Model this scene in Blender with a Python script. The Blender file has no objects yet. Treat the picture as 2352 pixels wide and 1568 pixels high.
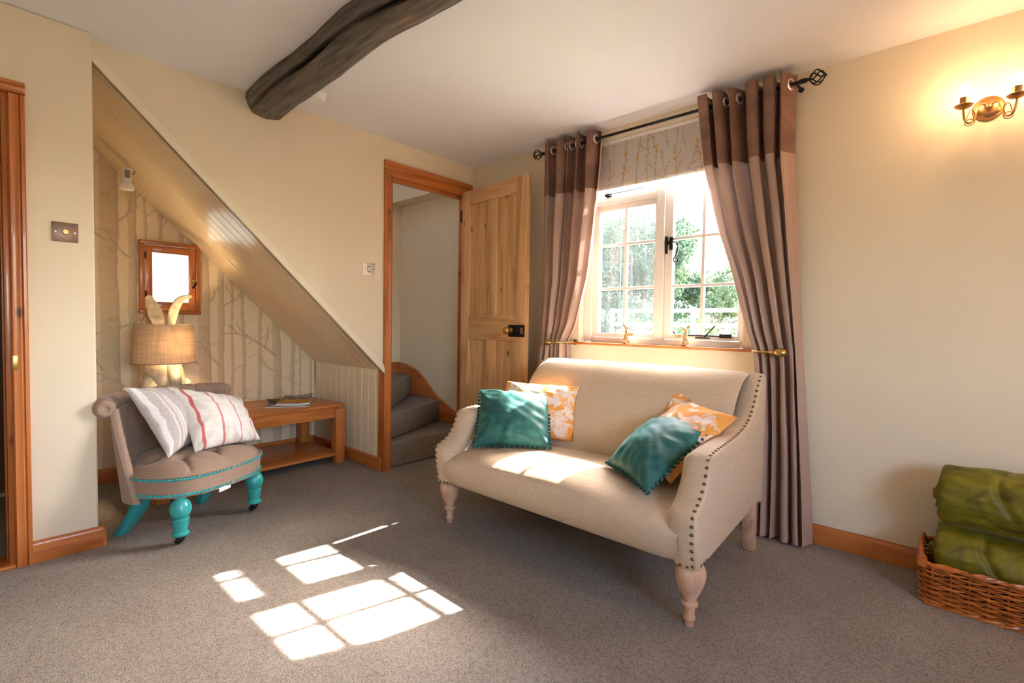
import bpy, bmesh, math, random
import numpy as np
from mathutils import Vector, Matrix, noise as mnoise

random.seed(4)
rng = np.random.default_rng(7)
scn = bpy.context.scene
COL = scn.collection
PI = math.pi

# ------------------------------------------------------------------ camera
cam_d = bpy.data.cameras.new('camera')
cam = bpy.data.objects.new('camera', cam_d)
COL.objects.link(cam)
cam_d.sensor_width = 36.0
cam_d.sensor_fit = 'HORIZONTAL'
cam_d.lens = 36.0 * 1129.34 / 2352.0
cam_d.clip_start = 0.03
RX = Vector((0.670072, -0.742124, 0.015983))
RY = Vector((0.015740, 0.035732, 0.999237))
RZ = -Vector((0.742129, 0.669309, -0.035624))
cam.matrix_world = Matrix(((RX.x, RY.x, RZ.x, -2.65208), (RX.y, RY.y, RZ.y, -2.82077),
                           (RX.z, RY.z, RZ.z, 1.0), (0, 0, 0, 1)))
scn.camera = cam

# ------------------------------------------------------------------ light and exposure
scn.view_settings.view_transform = 'Standard'
scn.view_settings.look = 'None'
scn.view_settings.gamma = 1.0
scn.view_settings.use_curve_mapping = False
scn.view_settings.exposure = 2.58
scn.cycles.use_denoising = True
scn.cycles.diffuse_bounces = 6
scn.cycles.sample_clamp_indirect = 6.0

SUN_EL = math.atan(0.874)
SUN_STRENGTH = 13.0
SKY_STRENGTH = 1.05
SCONCE_W = 0.26
FILL_SCONCE_W = 1.5  # extra unseen sconce behind the camera, warm fill only
LAMP_W = 9.0
world = bpy.data.worlds.new('sky')
scn.world = world
world.use_nodes = True
wn = world.node_tree
sky = wn.nodes.new('ShaderNodeTexSky')
sky.sky_type = 'NISHITA'
sky.sun_disc = False
sky.sun_elevation = SUN_EL
sky.sun_rotation = math.atan2(1.0, -0.242)
sky.air_density = 1.0
sky.dust_density = 3.0
sky.ozone_density = 1.0
bgn = wn.nodes['Background']
bgn.inputs['Strength'].default_value = SKY_STRENGTH
wn.links.new(sky.outputs['Color'], bgn.inputs['Color'])

sun_d = bpy.data.lights.new('sun', 'SUN')
sun_d.energy = SUN_STRENGTH
sun_d.angle = math.radians(0.55)
sun_d.color = (1.0, 0.96, 0.90)
sun = bpy.data.objects.new('sun', sun_d)
COL.objects.link(sun)
sun.rotation_euler = Vector((-1, 0.242, -0.903)).to_track_quat('-Z', 'Y').to_euler()
sun.location = (6, -2, 6)


def portal(name, loc, sx, sy, direction):
    """A sky portal: it only tells the renderer through which window daylight comes in."""
    d = bpy.data.lights.new(name, 'AREA')
    d.shape = 'RECTANGLE'
    d.size, d.size_y = sx, sy
    d.cycles.is_portal = True
    o = bpy.data.objects.new(name, d)
    COL.objects.link(o)
    o.location = loc
    o.rotation_euler = Vector(direction).to_track_quat('-Z', 'Y').to_euler()
    return o


portal('portal_window', (0.30, -1.51, 1.5), 1.2, 1.25, (-1, 0, 0))
portal('portal_stairs', (-1.175, 0.475, 3.39), 0.45, 0.25, (0, 0, -1))  # through the roof opening added to brighten the stairwell
portal('portal_rear', (-2.4, -4.78, 1.40), 1.45, 1.0, (0, 1, 0))  # through the unseen rear window, added to fill the room with daylight


# ------------------------------------------------------------------ materials
def new_mat(name):
    m = bpy.data.materials.new(name)
    m.use_nodes = True
    nt = m.node_tree
    b = nt.nodes['Principled BSDF']
    return m, nt, b


def N(nt, kind, **kw):
    n = nt.nodes.new(kind)
    for k, v in kw.items():
        setattr(n, k, v)
    return n


def ramp(nt, stops):
    n = nt.nodes.new('ShaderNodeValToRGB')
    cr = n.color_ramp
    while len(cr.elements) < len(stops):
        cr.elements.new(0.5)
    for e, (p, c) in zip(cr.elements, stops):
        e.position = p
        e.color = (c[0], c[1], c[2], 1)
    return n


def coords(nt, scale=(1, 1, 1), rot=(0, 0, 0)):
    tc = N(nt, 'ShaderNodeTexCoord')
    mp = N(nt, 'ShaderNodeMapping')
    mp.inputs['Scale'].default_value = scale
    mp.inputs['Rotation'].default_value = rot
    nt.links.new(tc.outputs['Object'], mp.inputs['Vector'])
    return mp


def bump(nt, b, src, strength=0.2, dist=0.002):
    n = N(nt, 'ShaderNodeBump')
    n.inputs['Strength'].default_value = strength
    n.inputs['Distance'].default_value = dist
    nt.links.new(src, n.inputs['Height'])
    nt.links.new(n.outputs['Normal'], b.inputs['Normal'])


def plain(name, col, rough=0.5, metal=0.0, var=0.08, scale=6.0, bump_s=0.0, bump_scale=200.0, spec=0.5, sheen=0.0):
    m, nt, b = new_mat(name)
    mp = coords(nt)
    nz = N(nt, 'ShaderNodeTexNoise')
    nz.inputs['Scale'].default_value = scale
    nz.inputs['Detail'].default_value = 4
    nt.links.new(mp.outputs['Vector'], nz.inputs['Vector'])
    lo = [c * (1 - var) for c in col]
    hi = [min(1, c * (1 + var)) for c in col]
    r = ramp(nt, [(0.3, lo), (0.7, hi)])
    nt.links.new(nz.outputs['Fac'], r.inputs['Fac'])
    nt.links.new(r.outputs['Color'], b.inputs['Base Color'])
    b.inputs['Roughness'].default_value = rough
    b.inputs['Metallic'].default_value = metal
    b.inputs['Specular IOR Level'].default_value = spec
    if sheen:
        b.inputs['Sheen Weight'].default_value = sheen
        b.inputs['Sheen Roughness'].default_value = 0.4
    if bump_s:
        n2 = N(nt, 'ShaderNodeTexNoise')
        n2.inputs['Scale'].default_value = bump_scale
        n2.inputs['Detail'].default_value = 3
        nt.links.new(mp.outputs['Vector'], n2.inputs['Vector'])
        bump(nt, b, n2.outputs['Fac'], bump_s, 0.001)
    return m


def wood(name, dark, mid, light, axis='Z', rough=0.38, ring=9.0, stretch=0.08, knots=True, coat=0.0):
    """grain runs along axis"""
    m, nt, b = new_mat(name)
    s = [1, 1, 1]
    s['XYZ'.index(axis)] = stretch
    mp = coords(nt, tuple(s))
    oi = N(nt, 'ShaderNodeObjectInfo')      # every piece of timber gets its own stretch of grain
    om = N(nt, 'ShaderNodeMath', operation='MULTIPLY')
    om.inputs[1].default_value = 37.0
    nt.links.new(oi.outputs['Random'], om.inputs[0])
    nt.links.new(om.outputs[0], mp.inputs['Location'])
    nz = N(nt, 'ShaderNodeTexNoise')
    nz.inputs['Scale'].default_value = ring
    nz.inputs['Detail'].default_value = 6
    nz.inputs['Distortion'].default_value = 0.7
    nt.links.new(mp.outputs['Vector'], nz.inputs['Vector'])
    mul = N(nt, 'ShaderNodeMath', operation='MULTIPLY')
    mul.inputs[1].default_value = 7.0
    fr = N(nt, 'ShaderNodeMath', operation='PINGPONG')
    fr.inputs[1].default_value = 1.0
    nt.links.new(nz.outputs['Fac'], mul.inputs[0])
    nt.links.new(mul.outputs[0], fr.inputs[0])
    fine = N(nt, 'ShaderNodeTexNoise')
    fine.inputs['Scale'].default_value = ring * 12
    fine.inputs['Detail'].default_value = 3
    nt.links.new(mp.outputs['Vector'], fine.inputs['Vector'])
    mx = N(nt, 'ShaderNodeMath', operation='MULTIPLY_ADD')
    mx.inputs[1].default_value = 0.55
    nt.links.new(fr.outputs[0], mx.inputs[0])
    sc = N(nt, 'ShaderNodeMath', operation='MULTIPLY')
    sc.inputs[1].default_value = 0.45
    nt.links.new(fine.outputs['Fac'], sc.inputs[0])
    nt.links.new(sc.outputs[0], mx.inputs[2])
    r = ramp(nt, [(0.08, dark), (0.45, mid), (0.9, light)])
    nt.links.new(mx.outputs[0], r.inputs['Fac'])
    out = r.outputs['Color']
    if knots:
        s2 = [1, 1, 1]
        s2['XYZ'.index(axis)] = 0.55
        mp2 = coords(nt, tuple(s2))
        nt.links.new(om.outputs[0], mp2.inputs['Location'])
        vo = N(nt, 'ShaderNodeTexVoronoi')
        vo.inputs['Scale'].default_value = 7.0
        nt.links.new(mp2.outputs['Vector'], vo.inputs['Vector'])
        kr = ramp(nt, [(0.05, (1, 1, 1)), (0.11, (0, 0, 0))])
        nt.links.new(vo.outputs['Distance'], kr.inputs['Fac'])
        mixn = N(nt, 'ShaderNodeMix', data_type='RGBA')
        nt.links.new(kr.outputs['Color'], mixn.inputs['Factor'])
        nt.links.new(out, mixn.inputs['A'])
        mixn.inputs['B'].default_value = (dark[0] * .45, dark[1] * .4, dark[2] * .4, 1)
        out = mixn.outputs['Result']
    nt.links.new(out, b.inputs['Base Color'])
    b.inputs['Roughness'].default_value = rough
    b.inputs['Coat Weight'].default_value = coat
    bump(nt, b, mx.outputs[0], 0.15, 0.001)
    return m


def weave(name, col, rough=0.85, scale=420.0, var=0.12, sheen=0.0, bump_s=0.25, attr=None, streak=0.1):
    """woven cloth: crossed waves give thread relief; attr names a colour attribute with the printed pattern"""
    m, nt, b = new_mat(name)
    mp = coords(nt)
    n1 = N(nt, 'ShaderNodeTexNoise')
    n1.inputs['Scale'].default_value = scale * 0.5
    n1.inputs['Detail'].default_value = 2
    mpa = coords(nt, (1, 1, 0.07))
    mpb = coords(nt, (0.07, 0.07, 1))
    n2 = N(nt, 'ShaderNodeTexNoise')
    n2.inputs['Scale'].default_value = scale * 0.5
    n2.inputs['Detail'].default_value = 2
    nt.links.new(mpa.outputs['Vector'], n1.inputs['Vector'])
    nt.links.new(mpb.outputs['Vector'], n2.inputs['Vector'])
    add = N(nt, 'ShaderNodeMath', operation='ADD')
    nt.links.new(n1.outputs['Fac'], add.inputs[0])
    nt.links.new(n2.outputs['Fac'], add.inputs[1])
    half = N(nt, 'ShaderNodeMath', operation='MULTIPLY')
    half.inputs[1].default_value = 0.5
    nt.links.new(add.outputs[0], half.inputs[0])
    r = ramp(nt, [(0.35, (1 - var,) * 3), (0.65, (1 + var,) * 3)])
    nt.links.new(half.outputs[0], r.inputs['Fac'])
    mixn = N(nt, 'ShaderNodeMix', data_type='RGBA', blend_type='MULTIPLY')
    mixn.inputs['Factor'].default_value = 1.0
    if attr:
        at = N(nt, 'ShaderNodeAttribute', attribute_name=attr)
        nt.links.new(at.outputs['Color'], mixn.inputs['A'])
    else:
        mixn.inputs['A'].default_value = (*col, 1)
    nt.links.new(r.outputs['Color'], mixn.inputs['B'])
    nt.links.new(mixn.outputs['Result'], b.inputs['Base Color'])
    b.inputs['Roughness'].default_value = rough
    b.inputs['Specular IOR Level'].default_value = 0.25
    if sheen:
        b.inputs['Sheen Weight'].default_value = sheen
        b.inputs['Sheen Roughness'].default_value = 0.35
    bump(nt, b, half.outputs[0], bump_s, 0.001)
    return m


def velvet(name, col, hi, rough=0.6, scale=9.0, sheen=0.8):
    """pile cloth: brushed patches and a sheen"""
    m, nt, b = new_mat(name)
    mp = coords(nt, (1, 1, 1.6))
    nz = N(nt, 'ShaderNodeTexNoise')
    nz.inputs['Scale'].default_value = scale
    nz.inputs['Detail'].default_value = 5
    nz.inputs['Distortion'].default_value = 1.2
    nt.links.new(mp.outputs['Vector'], nz.inputs['Vector'])
    r = ramp(nt, [(0.32, col), (0.72, hi)])
    nt.links.new(nz.outputs['Fac'], r.inputs['Fac'])
    nt.links.new(r.outputs['Color'], b.inputs['Base Color'])
    b.inputs['Roughness'].default_value = rough
    b.inputs['Specular IOR Level'].default_value = 0.3
    b.inputs['Sheen Weight'].default_value = sheen
    b.inputs['Sheen Roughness'].default_value = 0.3
    b.inputs['Sheen Tint'].default_value = (min(1, hi[0] * 2 + .1), min(1, hi[1] * 2 + .1), min(1, hi[2] * 2 + .1), 1)
    f = N(nt, 'ShaderNodeTexNoise')
    f.inputs['Scale'].default_value = 260
    nt.links.new(mp.outputs['Vector'], f.inputs['Vector'])
    bump(nt, b, f.outputs['Fac'], 0.25, 0.001)
    return m


def carpet(name, a, c2, scale=190.0):
    m, nt, b = new_mat(name)
    mp = coords(nt)
    vo = N(nt, 'ShaderNodeTexVoronoi')
    vo.inputs['Scale'].default_value = scale
    nt.links.new(mp.outputs['Vector'], vo.inputs['Vector'])
    nz = N(nt, 'ShaderNodeTexNoise')
    nz.inputs['Scale'].default_value = 3.0
    nz.inputs['Detail'].default_value = 5
    nt.links.new(mp.outputs['Vector'], nz.inputs['Vector'])
    r1 = ramp(nt, [(0.0, c2), (0.6, a)])
    sep = N(nt, 'ShaderNodeSeparateColor')
    nt.links.new(vo.outputs['Color'], sep.inputs['Color'])
    nt.links.new(sep.outputs['Red'], r1.inputs['Fac'])
    r2 = ramp(nt, [(0.3, (0.9, 0.9, 0.9)), (0.7, (1.08, 1.08, 1.08))])
    nt.links.new(nz.outputs['Fac'], r2.inputs['Fac'])
    mixn = N(nt, 'ShaderNodeMix', data_type='RGBA', blend_type='MULTIPLY')
    mixn.inputs['Factor'].default_value = 1
    nt.links.new(r1.outputs['Color'], mixn.inputs['A'])
    nt.links.new(r2.outputs['Color'], mixn.inputs['B'])
    nt.links.new(mixn.outputs['Result'], b.inputs['Base Color'])
    b.inputs['Roughness'].default_value = 1.0
    b.inputs['Specular IOR Level'].default_value = 0.1
    inv = N(nt, 'ShaderNodeMath', operation='SUBTRACT')
    inv.inputs[0].default_value = 1.0
    nt.links.new(vo.outputs['Distance'], inv.inputs[1])
    bump(nt, b, inv.outputs[0], 0.55, 0.003)
    return m


def emit(name, col, strength):
    m, nt, b = new_mat(name)
    b.inputs['Base Color'].default_value = (*col, 1)
    b.inputs['Emission Color'].default_value = (*col, 1)
    b.inputs['Emission Strength'].default_value = strength
    return m


def pane_mat(name, haze=0.0):
    m = bpy.data.materials.new(name)
    m.use_nodes = True
    nt = m.node_tree
    nt.nodes.clear()
    out = N(nt, 'ShaderNodeOutputMaterial')
    tr = N(nt, 'ShaderNodeBsdfTransparent')
    gl = N(nt, 'ShaderNodeBsdfGlossy')
    gl.inputs['Roughness'].default_value = 0.02
    fr = N(nt, 'ShaderNodeFresnel')
    fr.inputs['IOR'].default_value = 1.35
    mx = N(nt, 'ShaderNodeMixShader')
    nt.links.new(fr.outputs['Fac'], mx.inputs['Fac'])
    nt.links.new(tr.outputs[0], mx.inputs[1])
    nt.links.new(gl.outputs[0], mx.inputs[2])
    last = mx
    if haze:
        df = N(nt, 'ShaderNodeBsdfTranslucent')
        df.inputs['Color'].default_value = (0.9, 0.95, 1, 1)
        m2 = N(nt, 'ShaderNodeMixShader')
        tc = coords(nt, (8, 8, 0.6))
        nz = N(nt, 'ShaderNodeTexNoise')
        nz.inputs['Scale'].default_value = 6
        nz.inputs['Detail'].default_value = 4
        nt.links.new(tc.outputs['Vector'], nz.inputs['Vector'])
        mm = N(nt, 'ShaderNodeMath', operation='MULTIPLY')
        mm.inputs[1].default_value = haze
        nt.links.new(nz.outputs['Fac'], mm.inputs[0])
        nt.links.new(mm.outputs[0], m2.inputs['Fac'])
        nt.links.new(mx.outputs[0], m2.inputs[1])
        nt.links.new(df.outputs[0], m2.inputs[2])
        last = m2
    nt.links.new(last.outputs[0], out.inputs['Surface'])
    return m


def thin_cloth(name, col, trans=0.4, attr=None, rough=0.6, linen=0.0):
    """diffuse + translucent cloth that glows when lit from behind"""
    m = bpy.data.materials.new(name)
    m.use_nodes = True
    nt = m.node_tree
    nt.nodes.clear()
    out = N(nt, 'ShaderNodeOutputMaterial')
    b = N(nt, 'ShaderNodeBsdfPrincipled')
    b.inputs['Roughness'].default_value = rough
    b.inputs['Specular IOR Level'].default_value = 0.35
    t = N(nt, 'ShaderNodeBsdfTranslucent')
    mx = N(nt, 'ShaderNodeMixShader')
    mx.inputs['Fac'].default_value = trans
    mpa = coords(nt, (1, 1, 0.05))
    mpb = coords(nt, (0.06, 0.06, 1))
    n1 = N(nt, 'ShaderNodeTexNoise')
    n1.inputs['Scale'].default_value = 120
    n1.inputs['Detail'].default_value = 3
    n2 = N(nt, 'ShaderNodeTexNoise')
    n2.inputs['Scale'].default_value = 120
    n2.inputs['Detail'].default_value = 3
    nt.links.new(mpa.outputs['Vector'], n1.inputs['Vector'])
    nt.links.new(mpb.outputs['Vector'], n2.inputs['Vector'])
    add = N(nt, 'ShaderNodeMath', operation='ADD')
    nt.links.new(n1.outputs['Fac'], add.inputs[0])
    nt.links.new(n2.outputs['Fac'], add.inputs[1])
    r = ramp(nt, [(0.35, (1 - linen,) * 3), (0.65, (1 + linen * .5,) * 3)])
    hf = N(nt, 'ShaderNodeMath', operation='MULTIPLY')
    hf.inputs[1].default_value = 0.5
    nt.links.new(add.outputs[0], hf.inputs[0])
    nt.links.new(hf.outputs[0], r.inputs['Fac'])
    mixn = N(nt, 'ShaderNodeMix', data_type='RGBA', blend_type='MULTIPLY')
    mixn.inputs['Factor'].default_value = 1
    if attr:
        at = N(nt, 'ShaderNodeAttribute', attribute_name=attr)
        nt.links.new(at.outputs['Color'], mixn.inputs['A'])
    else:
        mixn.inputs['A'].default_value = (*col, 1)
    nt.links.new(r.outputs['Color'], mixn.inputs['B'])
    nt.links.new(mixn.outputs['Result'], b.inputs['Base Color'])
    nt.links.new(mixn.outputs['Result'], t.inputs['Color'])
    nt.links.new(b.outputs[0], mx.inputs[1])
    nt.links.new(t.outputs[0], mx.inputs[2])
    nt.links.new(mx.outputs[0], out.inputs['Surface'])
    return m


M = {}
M['wall'] = plain('wall_paint', (0.72, 0.63, 0.485), 0.7, var=0.015, scale=2.0, bump_s=0.06, bump_scale=160, spec=0.2)
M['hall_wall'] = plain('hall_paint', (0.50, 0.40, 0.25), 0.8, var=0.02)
M['ceiling'] = plain('ceiling_paint', (0.79, 0.79, 0.82), 0.75, var=0.015, scale=2.0, bump_s=0.05, bump_scale=90, spec=0.2)
M['board'] = plain('board_gloss_paint', (0.75, 0.65, 0.46), 0.16, var=0.02, scale=3, spec=0.5)
M['panel'] = plain('panel_satin_paint', (0.77, 0.69, 0.52), 0.35, var=0.02, scale=3, spec=0.4)
M['moulding'] = plain('moulding_paint', (0.74, 0.67, 0.52), 0.35, var=0.01)
M['carpet'] = carpet('carpet_loop', (0.285, 0.252, 0.222), (0.172, 0.147, 0.126), 230)
M['stair_carpet'] = carpet('stair_carpet', (0.27, 0.23, 0.195), (0.16, 0.13, 0.108), 240)
OR = ((0.24, 0.062, 0.012), (0.42, 0.125, 0.024), (0.52, 0.18, 0.045))
for ax in 'XYZ':
    M['pine' + ax] = wood('orange_pine_' + ax, *OR, axis=ax, rough=0.3, coat=0.2)
DP = ((0.42, 0.20, 0.07), (0.60, 0.34, 0.15), (0.68, 0.43, 0.22))
M['doorZ'] = wood('stripped_pine_Z', *DP, axis='Z', rough=0.5)
M['doorY'] = wood('stripped_pine_Y', *DP, axis='Y', rough=0.5)
TK = ((0.36, 0.11, 0.022), (0.50, 0.165, 0.036), (0.58, 0.215, 0.06))
M['tableX'] = wood('oiled_oak_X', *TK, axis='X', rough=0.32, knots=False, ring=14)
M['tableZ'] = wood('oiled_oak_Z', *TK, axis='Z', rough=0.32, knots=False, ring=14)
M['tableY'] = wood('oiled_oak_Y', *TK, axis='Y', rough=0.32, knots=False, ring=14)
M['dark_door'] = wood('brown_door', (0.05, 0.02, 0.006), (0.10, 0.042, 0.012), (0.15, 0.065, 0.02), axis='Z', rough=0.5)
M['leg'] = wood('limed_oak', (0.44, 0.25, 0.15), (0.54, 0.33, 0.21), (0.62, 0.44, 0.32), axis='Z', rough=0.5, ring=13, stretch=0.4, knots=False)
M['white'] = plain('white_gloss', (0.80, 0.80, 0.80), 0.3, var=0.01)
M['frame'] = plain('window_paint', (0.78, 0.74, 0.70), 0.35, var=0.015)
M['glass'] = pane_mat('window_glass', 0.0)
M['hazy'] = pane_mat('dusty_glass', 0.010)
M['iron'] = plain('black_iron', (0.018, 0.016, 0.015), 0.45, 0.6, var=0.2)
M['brass'] = plain('aged_brass', (0.55, 0.36, 0.12), 0.3, 1.0, var=0.1)
M['antique'] = plain('antique_brass', (0.50, 0.28, 0.12), 0.32, 1.0, var=0.12)
M['chrome'] = plain('steel', (0.74, 0.72, 0.69), 0.35, 0.75, var=0.04)
M['bronze_plate'] = plain('bronze_plate', (0.24, 0.165, 0.13), 0.4, 0.7, var=0.06)
M['nail'] = plain('dark_brass_nail', (0.20, 0.13, 0.065), 0.35, 1.0, var=0.1)
M['linen'] = weave('sofa_linen', (0.535, 0.415, 0.300), 0.9, 520, var=0.10)
M['taupe'] = weave('chair_cloth', (0.31, 0.215, 0.155), 0.8, 600, var=0.10, sheen=0.25)
M['turq'] = plain('turquoise_gloss', (0.035, 0.33, 0.33), 0.22, var=0.04)
M['teal'] = velvet('teal_velvet', (0.008, 0.068, 0.062), (0.035, 0.165, 0.15), sheen=0.5)
M['pompom'] = velvet('teal_pompom', (0.014, 0.070, 0.072), (0.03, 0.12, 0.12), sheen=0.3)
M['green'] = velvet('moss_velvet', (0.050, 0.043, 0.001), (0.23, 0.195, 0.010), rough=0.5, scale=9, sheen=0.6)
M['floral'] = weave('orange_floral_cotton', (1, 1, 1), 0.8, 500, var=0.05, attr='print')
M['stripe'] = weave('striped_cotton', (1, 1, 1), 0.85, 420, var=0.08, attr='print')
M['wicker'] = plain('varnished_wicker', (0.42, 0.125, 0.022), 0.32, var=0.35, scale=30)
M['wickerd'] = plain('varnished_wicker_dark', (0.30, 0.080, 0.014), 0.32, var=0.35, scale=30)
M['curtain'] = thin_cloth('curtain_satin', (0.415, 0.285, 0.235), 0.10, rough=0.36)
M['band'] = velvet('curtain_velvet', (0.155, 0.080, 0.058), (0.25, 0.135, 0.10), rough=0.5, scale=4, sheen=0.35)
M['lining'] = thin_cloth('curtain_lining', (0.60, 0.36, 0.29), 0.45, rough=0.6)
M['blind'] = thin_cloth('blind_linen', (1, 1, 1), 0.25, attr='print', linen=0.06)
M['shade'] = thin_cloth('shade_linen', (0.50, 0.41, 0.31), 0.36, linen=0.22, rough=0.9)
M['paper'] = weave('wallpaper_print', (1, 1, 1), 0.8, 260, var=0.02, attr='print', bump_s=0.05)
M['stone'] = plain('hare_resin', (0.47, 0.42, 0.30), 0.75, var=0.35, scale=28, bump_s=0.6, bump_scale=120)
M['gold'] = plain('pale_gold', (0.44, 0.31, 0.17), 0.45, 0.35, var=0.12, scale=40)
M['black'] = plain('black_rubber', (0.012, 0.011, 0.010), 0.35, var=0.1)
M['render'] = plain('pale_render', (0.20, 0.21, 0.195), 0.8, var=0.03, scale=3)
M['plastic'] = plain('cream_plastic', (0.72, 0.68, 0.58), 0.4, var=0.02)
M['grey'] = plain('grey_grille', (0.24, 0.21, 0.18), 0.6, var=0.05)
M['lamp_glass'] = emit('bulb_glow', (1.0, 0.72, 0.42), 5.0)


def mirror_mat():
    m, nt, b = new_mat('mirror_glass')
    b.inputs['Base Color'].default_value = (0.93, 0.96, 0.94, 1)
    b.inputs['Metallic'].default_value = 1.0
    b.inputs['Roughness'].default_value = 0.02
    return m


M['mirror'] = mirror_mat()


def beam_mat():
    m, nt, b = new_mat('old_oak_beam')
    mp = coords(nt, (16, 1.1, 16))
    nz = N(nt, 'ShaderNodeTexNoise')
    nz.inputs['Scale'].default_value = 3.0
    nz.inputs['Detail'].default_value = 8
    nz.inputs['Roughness'].default_value = 0.65
    nt.links.new(mp.outputs['Vector'], nz.inputs['Vector'])
    r = ramp(nt, [(0.30, (0.014, 0.011, 0.009)), (0.45, (0.095, 0.078, 0.063)), (0.72, (0.195, 0.168, 0.138))])
    nt.links.new(nz.outputs['Fac'], r.inputs['Fac'])
    mp2 = coords(nt, (3, 2, 3))
    n2 = N(nt, 'ShaderNodeTexNoise')
    n2.inputs['Scale'].default_value = 2.0
    nt.links.new(mp2.outputs['Vector'], n2.inputs['Vector'])
    r2 = ramp(nt, [(0.55, (0, 0, 0)), (0.72, (1, 1, 1))])
    nt.links.new(n2.outputs['Fac'], r2.inputs['Fac'])
    mixn = N(nt, 'ShaderNodeMix', data_type='RGBA')
    nt.links.new(r2.outputs['Color'], mixn.inputs['Factor'])
    nt.links.new(r.outputs['Color'], mixn.inputs['A'])
    mixn.inputs['B'].default_value = (0.20, 0.13, 0.065, 1)
    nt.links.new(mixn.outputs['Result'], b.inputs['Base Color'])
    b.inputs['Roughness'].default_value = 0.7
    bump(nt, b, nz.outputs['Fac'], 0.8, 0.006)
    return m


M['beam'] = beam_mat()


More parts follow.
